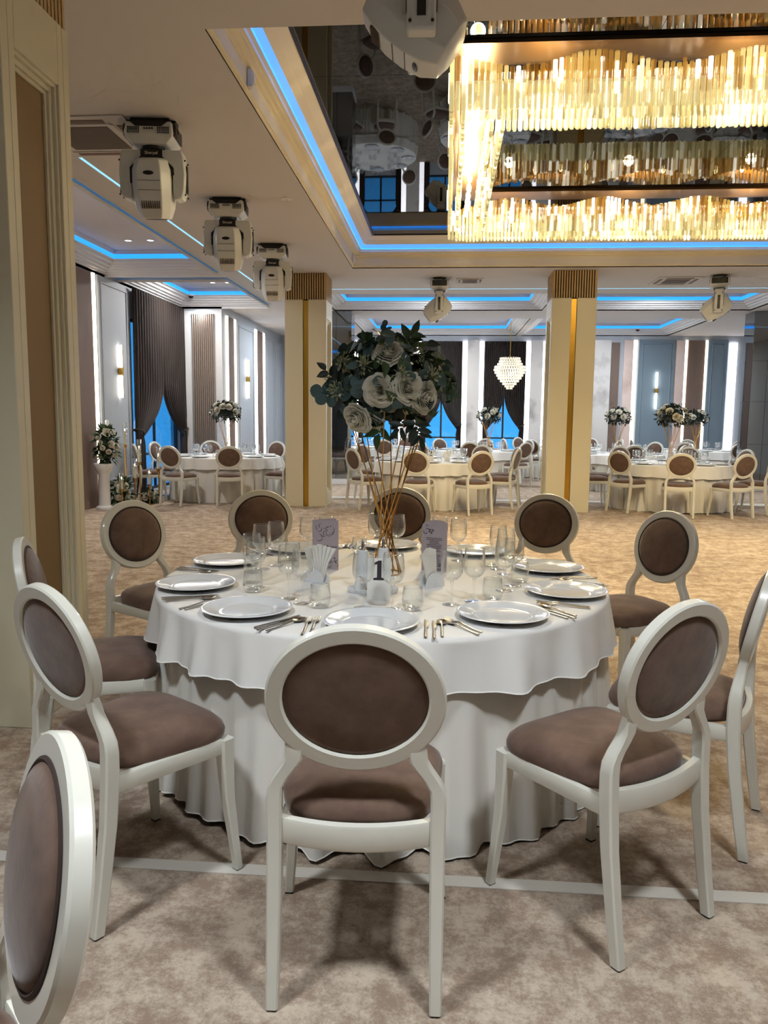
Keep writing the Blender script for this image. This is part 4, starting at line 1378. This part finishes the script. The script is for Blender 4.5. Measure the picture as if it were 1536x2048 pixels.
moving_head((-.14, 13.2, ZC), hd(90), hd(52), 'white moving head light hanging between the two cream columns')
moving_head((4.33, 13.05, ZC), hd(72), hd(56), 'white moving head light hanging before the slate panels')

# ================================================================== BIG RING CHANDELIER
chd = empty('ring_chandelier', (cx, cy, 0), 0, 'huge rectangular gold crystal rod chandelier under smoked mirror', 'chandelier')
inv = Matrix.Translation(chd.location).inverted()
def PC(o):
    o.matrix_parent_inverse = inv
    return o
def rect_ring(b, i0, i1, z0, z1):
    x0, x1, y0, y1 = CH['x0'], CH['x1'], CH['y0'], CH['y1']
    A = [(x0 + i0, y0 + i0), (x1 - i0, y0 + i0), (x1 - i0, y1 - i0), (x0 + i0, y1 - i0)]
    B = [(x0 + i1, y0 + i1), (x1 - i1, y0 + i1), (x1 - i1, y1 - i1), (x0 + i1, y1 - i1)]
    v = [(*p, z0) for p in A] + [(*p, z0) for p in B] + [(*p, z1) for p in A] + [(*p, z1) for p in B]
    f = []
    for k in range(4):
        l = (k + 1) % 4
        f += [(k, l, 4 + l, 4 + k), (8 + k, 12 + k, 12 + l, 8 + l), (k, 8 + k, 8 + l, l), (4 + k, 4 + l, 12 + l, 12 + k)]
    b.add(v, f)
b = MB()
rect_ring(b, .02, cw - .02, ZM - .03, ZM - .002)
PC(b.build('canopy', mat('bronze_canopy', (84, 62, 32), .32, .8), chd))
rodm = MB().lathe([(.0, -.20), (.008, -.198), (.0155, -.19), (.017, -.18), (.017, 0), (.0, 0)], 6).mesh('crystal_rod', 'rod', 60)
rows = []
rr = random.Random(3)
pitch = .043
def row_pts(i):
    x0, x1, y0, y1 = CH['x0'] + i, CH['x1'] - i, CH['y0'] + i, CH['y1'] - i
    out = []
    for (a, b_, c, d) in ((x0, y0, x1, y0), (x1, y0, x1, y1), (x1, y1, x0, y1), (x0, y1, x0, y0)):
        L = math.hypot(c - a, d - b_)
        n = int(L / pitch)
        for k in range(n):
            out.append((a + (c - a) * k / n, b_ + (d - b_) * k / n))
    return out
singles = 0
stuff_low, stuff_up = MB(), MB()
def rod_geo(b, x, y, z0, z1, r, n=6):
    a0 = rr.random() * 1.0
    prof = ((0, z0), (r * .8, z0 + .006), (r, z0 + .02), (r, z1))
    b.loft([[(x + q * math.cos(a0 + 2 * PI * k / n), y + q * math.sin(a0 + 2 * PI * k / n), z) for k in range(n)] for q, z in prof], cap=False)
for i, zlow, ln in ((0.0, 3.70, .20), (.09, 3.66, .20), (.31, 3.66, .20), (cw, 3.70, .20)):
    for k, (x, y) in enumerate(row_pts(i)):
        front = y < CH['y0'] + .02 or abs(y - (CH['y0'] + cw)) < .01 or abs(y - CH['y1']) < .02 and i == 0 or x < CH['x0'] + .02 and y > CH['y0'] + .5
        dz = rr.uniform(-.006, .006)
        if front and singles < 300 and i in (0.0, cw):
            PC(obj('crystal_rod', rodm, chd, Matrix.Translation((x, y, zlow + ln + dz))))
            singles += 1
        else:
            rod_geo(stuff_low, x, y, zlow + dz, zlow + ln + dz, .017)
        u = x + y
        ztop = 4.045 + .05 * math.sin(u * 2 * PI / 1.12) + rr.uniform(-.004, .004)
        rod_geo(stuff_up, x, y, zlow + ln - .02 + dz, ztop, .017)
        if rr.random() < .4:
            rod_geo(stuff_up, x + rr.uniform(-.02, .02), y + rr.uniform(-.02, .02), zlow + ln - .1, zlow + ln + .12, .014)
tag(PC(stuff_low.build('crystal_fringe', 'rod', chd, 60)), kind='stuff')
tag(PC(stuff_up.build('amber_rods', 'amber', chd, 60)), kind='stuff')
# lamp bulbs between the rod rows
bulb_m = MB().sphere((0, 0, 0), (.026, .026, .05), 8, 6).mesh('bulb', 'bulb')
for k, (x, y) in enumerate(row_pts(cw / 2)):
    if k % 7 == 0:
        PC(obj('bulb', bulb_m, chd, Matrix.Translation((x, y, 3.93 + .03 * math.sin(k)))))

# ================================================================== CRYSTAL PENDANT, SCONCES, SMALL FITTINGS
pd = empty('crystal_pendant', (1.60, 20.0, 0), 0, 'tiered crystal pendant chandelier before the rear window curtains', 'chandelier')
MB().tube([(0, 0, 3.02), (0, 0, 4.07)], .008, 6).build('cord', 'brass', pd)
for z, q in ((3.0, .24), (2.93, .26), (2.86, .30), (2.79, .37), (2.72, .385), (2.65, .36), (2.58, .32), (2.51, .28), (2.44, .22), (2.37, .16), (2.31, .10), (2.26, .06)):
    b = MB()
    n = max(6, int(2 * PI * q / .062))
    for k in range(n):
        a = 2 * PI * k / n
        b.box(q * math.cos(a) - .019, q * math.cos(a) + .019, q * math.sin(a) - .019, q * math.sin(a) + .019, z - .024, z + .024)
    tag(b.build('crystal_tier', 'pearl', pd), kind='stuff')
    MB().tube([(q * math.cos(2 * PI * k / 24), q * math.sin(2 * PI * k / 24), z + .033) for k in range(24)], .005, 4, True).build('hoop', 'black', pd)
d = bpy.data.lights.new('pendant_bulb', 'POINT')
d.energy, d.color, d.shadow_soft_size = 9, (1, .9, .7), .1
o = obj('pendant_bulb', d, pd)
o.location = (0, 0, 2.65)

def sconce(loc, rz, label, h=.88):
    o = empty('wall_sconce', loc, rz, label, 'wall lamp', 'twin tube wall sconces')
    MB().box(-.035, .035, -.06, 0, -.06, .06).build('bracket', 'brass', o, bevel=.005)
    MB().tube([(0, -.075, -h / 2), (0, -.075, h / 2)], .006, 6).build('bar', 'brass', o)
    for s_ in (-1, 1):
        MB().tube([(0, -.045, s_ * .07), (0, -.045, s_ * h / 2)], .02, 10).build('light_tube', mat('sconce_tube', (255, 250, 240), .5, emit=(255, 246, 230), estr=9) if 'sconce_tube' not in bpy.data.materials else bpy.data.materials['sconce_tube'], o)
sconce((X0 + .032, 12.93, 2.22), PI / 2, 'twin tube wall sconce beside the side wall curtain')
sconce((XJ + .032, 18.0, 2.35), PI / 2, 'twin tube wall sconce between the rear light strips')
sconce((5.76, Y1 - .032, 2.3), 0, 'twin tube wall sconce on the slate blue panel', 1.0)

vt = empty('ceiling_vent', (-3.0, 6.55, ZC), 0, 'square beige ceiling air vent beside the largest moving head', 'air vent', 'ceiling vents')
def make_vent(vt, s):
    MB().box(-s, s, -s, s, -.012, 0).build('frame', 'plaster', vt, bevel=.004)
    MB().box(-s * .55, s * .55, -s * .55, s * .55, -.016, -.011).build('grille', 'grille', vt)
    for k in range(4):
        MB().box(-s * .6, s * .6, s * .74, s * .86, -.017, -.011).xf(Matrix.Rotation(k * PI / 2, 4, 'Z')).build('slot', 'wall_brown', vt)
        MB().box(-s * .66, s * .66, s * .66, s * .70, -.02, -.011).xf(Matrix.Rotation(k * PI / 2, 4, 'Z')).build('rim', 'plaster', vt)
make_vent(vt, .46)
vt = empty('ceiling_vent', (.36, 13.35, ZC), 0, 'small ceiling vent beside the light hanging between columns', 'air vent', 'ceiling vents'); make_vent(vt, .22)
vt = empty('ceiling_vent', (3.75, 13.45, ZC), 0, 'ceiling vent by the light before the slate panels', 'air vent', 'ceiling vents'); make_vent(vt, .36)
sd = empty('smoke_detector', (-1.725, 8.42, ZC), 0, 'small round ceiling detector between stage light row and coffer', 'detector')
MB().lathe([(0, -.022), (.02, -.022), (.03, -.008), (.06, -.006), (.062, 0)], 20).build('body', 'crown', sd)
MB().lathe([(0, -.03), (.006, -.03), (.007, -.022)], 8).build('sensor', 'steel', sd)
def pir(loc, rz, label):
    o = empty('motion_sensor', loc, rz, label, 'sensor', 'white motion sensors')
    MB().loft([[(x, -.002 - dd, z) for x, z in ((-.032 + e, -.06 + e), (.032 - e, -.06 + e), (.032 - e, .06 - e), (-.032 + e, .06 - e))] for dd, e in ((0, 0), (.03, 0), (.042, .01))]).build('body', 'crown', o, bevel=.004)
    MB().box(-.02, .02, -.05, -.04, -.03, .02).build('window', 'white_paper', o)
pir((-1.457, 5.75, ZC + .09), PI / 2, 'white motion sensor on the coffer fascia near its front corner')
pir((-1.457, 12.0, ZC + .09), PI / 2, 'white motion sensor in the far corner of coffer fascia')
def dome(loc, label):
    o = empty('security_camera', loc, 0, label, 'camera', 'dome cameras')
    MB().lathe([(0, 0), (.06, 0), (.06, -.03), (.05, -.035)], 16).build('housing', 'crown', o)
    MB().lathe([(.05, -.033), (.045, -.06), (.025, -.08), (0, -.085)], 14).build('lens_dome', 'black', o)
dome((-5.22, 15.75, ZC + .16), 'white dome camera in the corner of blue lit aisle coffer')
dome((5.1, 21.6, ZC + .16), 'white dome camera at the blue light line of rear coffer')
# recessed ceiling lights above the first table and downlights in coffers
for x in (-1.45, 1.0):
    o = empty('ceiling_light', (x, .75, ZC), 0, 'square recessed ceiling light on the %s side above the first table' % ('bronze column' if x < 0 else 'open hall'), 'ceiling light', 'recessed lights above table 1')
    b = MB()
    for a, c in (((-.31, .31), (.28, .31)), ((-.31, .31), (-.31, -.28))):
        b.box(*a, *c, -.03, 0); b.box(*c, -.28, .28, -.03, 0)
    b.build('frame', 'crown', o)
    MB().box(-.28, .28, -.28, .28, -.012, -.006).build('diffuser', 'led_white', o)
for x, y in ((-4.79, 11.6), (-4.45, 11.6), (-4.6, 15.2), (-4.3, 15.2)):
    o = empty('downlight', (x, y, ZC + .30), 0, 'tiny round downlight of the pair in the %s blue lit aisle coffer' % ('nearer' if y < 12 else 'farther'), 'downlight', 'aisle downlights')
    MB().lathe([(.05, 0), (.065, 0), (.065, -.006), (.05, -.008)], 16).build('trim_ring', 'crown', o)
    MB().lathe([(0, -.004), (.05, -.004)], 16).build('lens', 'led_white', o)

# ================================================================== FLOWER AND CANDLE DISPLAY BY THE SIDE WALL
def candle(x, y, h, hg, label):
    o = empty('candle_holder', (x, y, 0), 0, label, 'candle holder', 'gold candle holders by the side wall')
    MB().lathe([(0, 0), (.06, 0), (.06, .008), (.012, .014), (.009, .03)], 16).build('base', 'gold', o)
    MB().tube([(0, 0, .012), (0, 0, h)], .012, 8).build('stem', 'gold', o)
    MB().lathe([(.008, h - .05), (.022, h - .045), (.03, h - .02), (.034, h), (0, h + .004)], 12).build('cup', 'gold', o)
    MB().tube([(0, 0, h + .003), (0, 0, h + hg * .62)], .018, 8).build('candle', 'candle', o)
    MB().sphere((0, 0, h + hg * .62 + .02), (.008, .008, .02), 6, 5).build('flame', 'bulb', o)
    MB().lathe([(.034, h + .003), (.035, h + hg), (.033, h + hg), (.032, h + .006)], 14).build('glass_tube', 'glass', o, 180)
for x, y, h, hg, lab in ((-5.28, 12.15, 1.02, .38, 'tallest gold candle holder with glass tube in front of the light strip'), (-5.32, 11.95, .86, .36, 'tall gold candle holder close behind the white lilies'),
                         (-5.05, 12.3, 1.0, .36, 'gold candle holder rising next to the tallest, window side'), (-4.92, 12.55, .70, .38, 'gold candle holder with slim glass before grey panel'),
                         (-4.66, 12.72, .58, .36, 'gold candle holder nearest the window table chairs'), (-4.86, 12.2, .46, .32, 'short gold candle holder among the blossoms'),
                         (-4.72, 12.45, .34, .30, 'lowest gold candle holder at the display front'), (-4.98, 11.95, .30, .26, 'short gold candle holder beside the white box')):
    candle(x - .18, y, h, hg, lab)
def flower_heap(c, sx, sy, sz, n, nr, label, name, seed, lily=False):
    o = empty(name, c, 0, label, 'flowers', 'floor flower display')
    rq = random.Random(seed)
    MB().sphere((0, 0, sz * .55), (sx * .6, sy * .6, sz * .5), 14, 8).build('foam_core', 'leafdark', o)
    b = MB()
    for k in range(n):
        d = Vector((rq.gauss(0, 1), rq.gauss(0, 1), rq.gauss(.2, 1))).normalized()
        l = rq.uniform(.08, .16)
        st = len(b.v)
        b.add([(0, 0, 0), (.025, l * .5, .006), (0, l, -.015), (-.025, l * .5, .006)], [(0, 1, 2, 3)])
        v = d * 1.0 + Vector((rq.gauss(0, .6), rq.gauss(0, .6), rq.gauss(0, .6)))
        b.xf(orient(Vector((d.x * sx * .75, d.y * sy * .75, max(.0, sz * .55 + d.z * sz * .5))), v, rq.uniform(-1, 1)), st)
    tag(b.build('foliage', 'leaf', o), kind='stuff')
    for k in range(nr):
        d = Vector((rq.uniform(-.3, 1), rq.uniform(-1, .1), rq.uniform(-.4, 1))).normalized()
        obj('rose', far_rose, o, orient(Vector((d.x * sx * .95, d.y * sy * .95, max(.05, sz * .55 + d.z * sz * .52))), d, 0, 'Z') @ Matrix.Scale(rq.uniform(.55, .95), 4))
    return o
o = empty('flower_pedestal', (-5.36, 11.75, 0), 0, 'white pedestal vase under the tall flowers beside the cream column', 'pedestal')
MB().lathe([(0, 0), (.13, 0), (.13, .03), (.09, .06), (.085, .55), (.12, .60), (.15, .70), (.15, .72), (0, .72)], 24).build('body', 'crown', o)
flower_heap((-5.30, 11.75, .725), .17, .17, .5, 170, 20, 'tall mound of white blossoms on the white pedestal', 'flower_arrangement', 2)
flower_heap((-5.24, 12.10, 0), .14, .16, .40, 150, 12, 'low mound of white roses around the candle holders on floor', 'flower_arrangement', 6)
flower_heap((-4.98, 12.72, 0), .13, .16, .18, 90, 14, 'small white orchids spilling onto floor before the window table', 'flower_arrangement', 8)
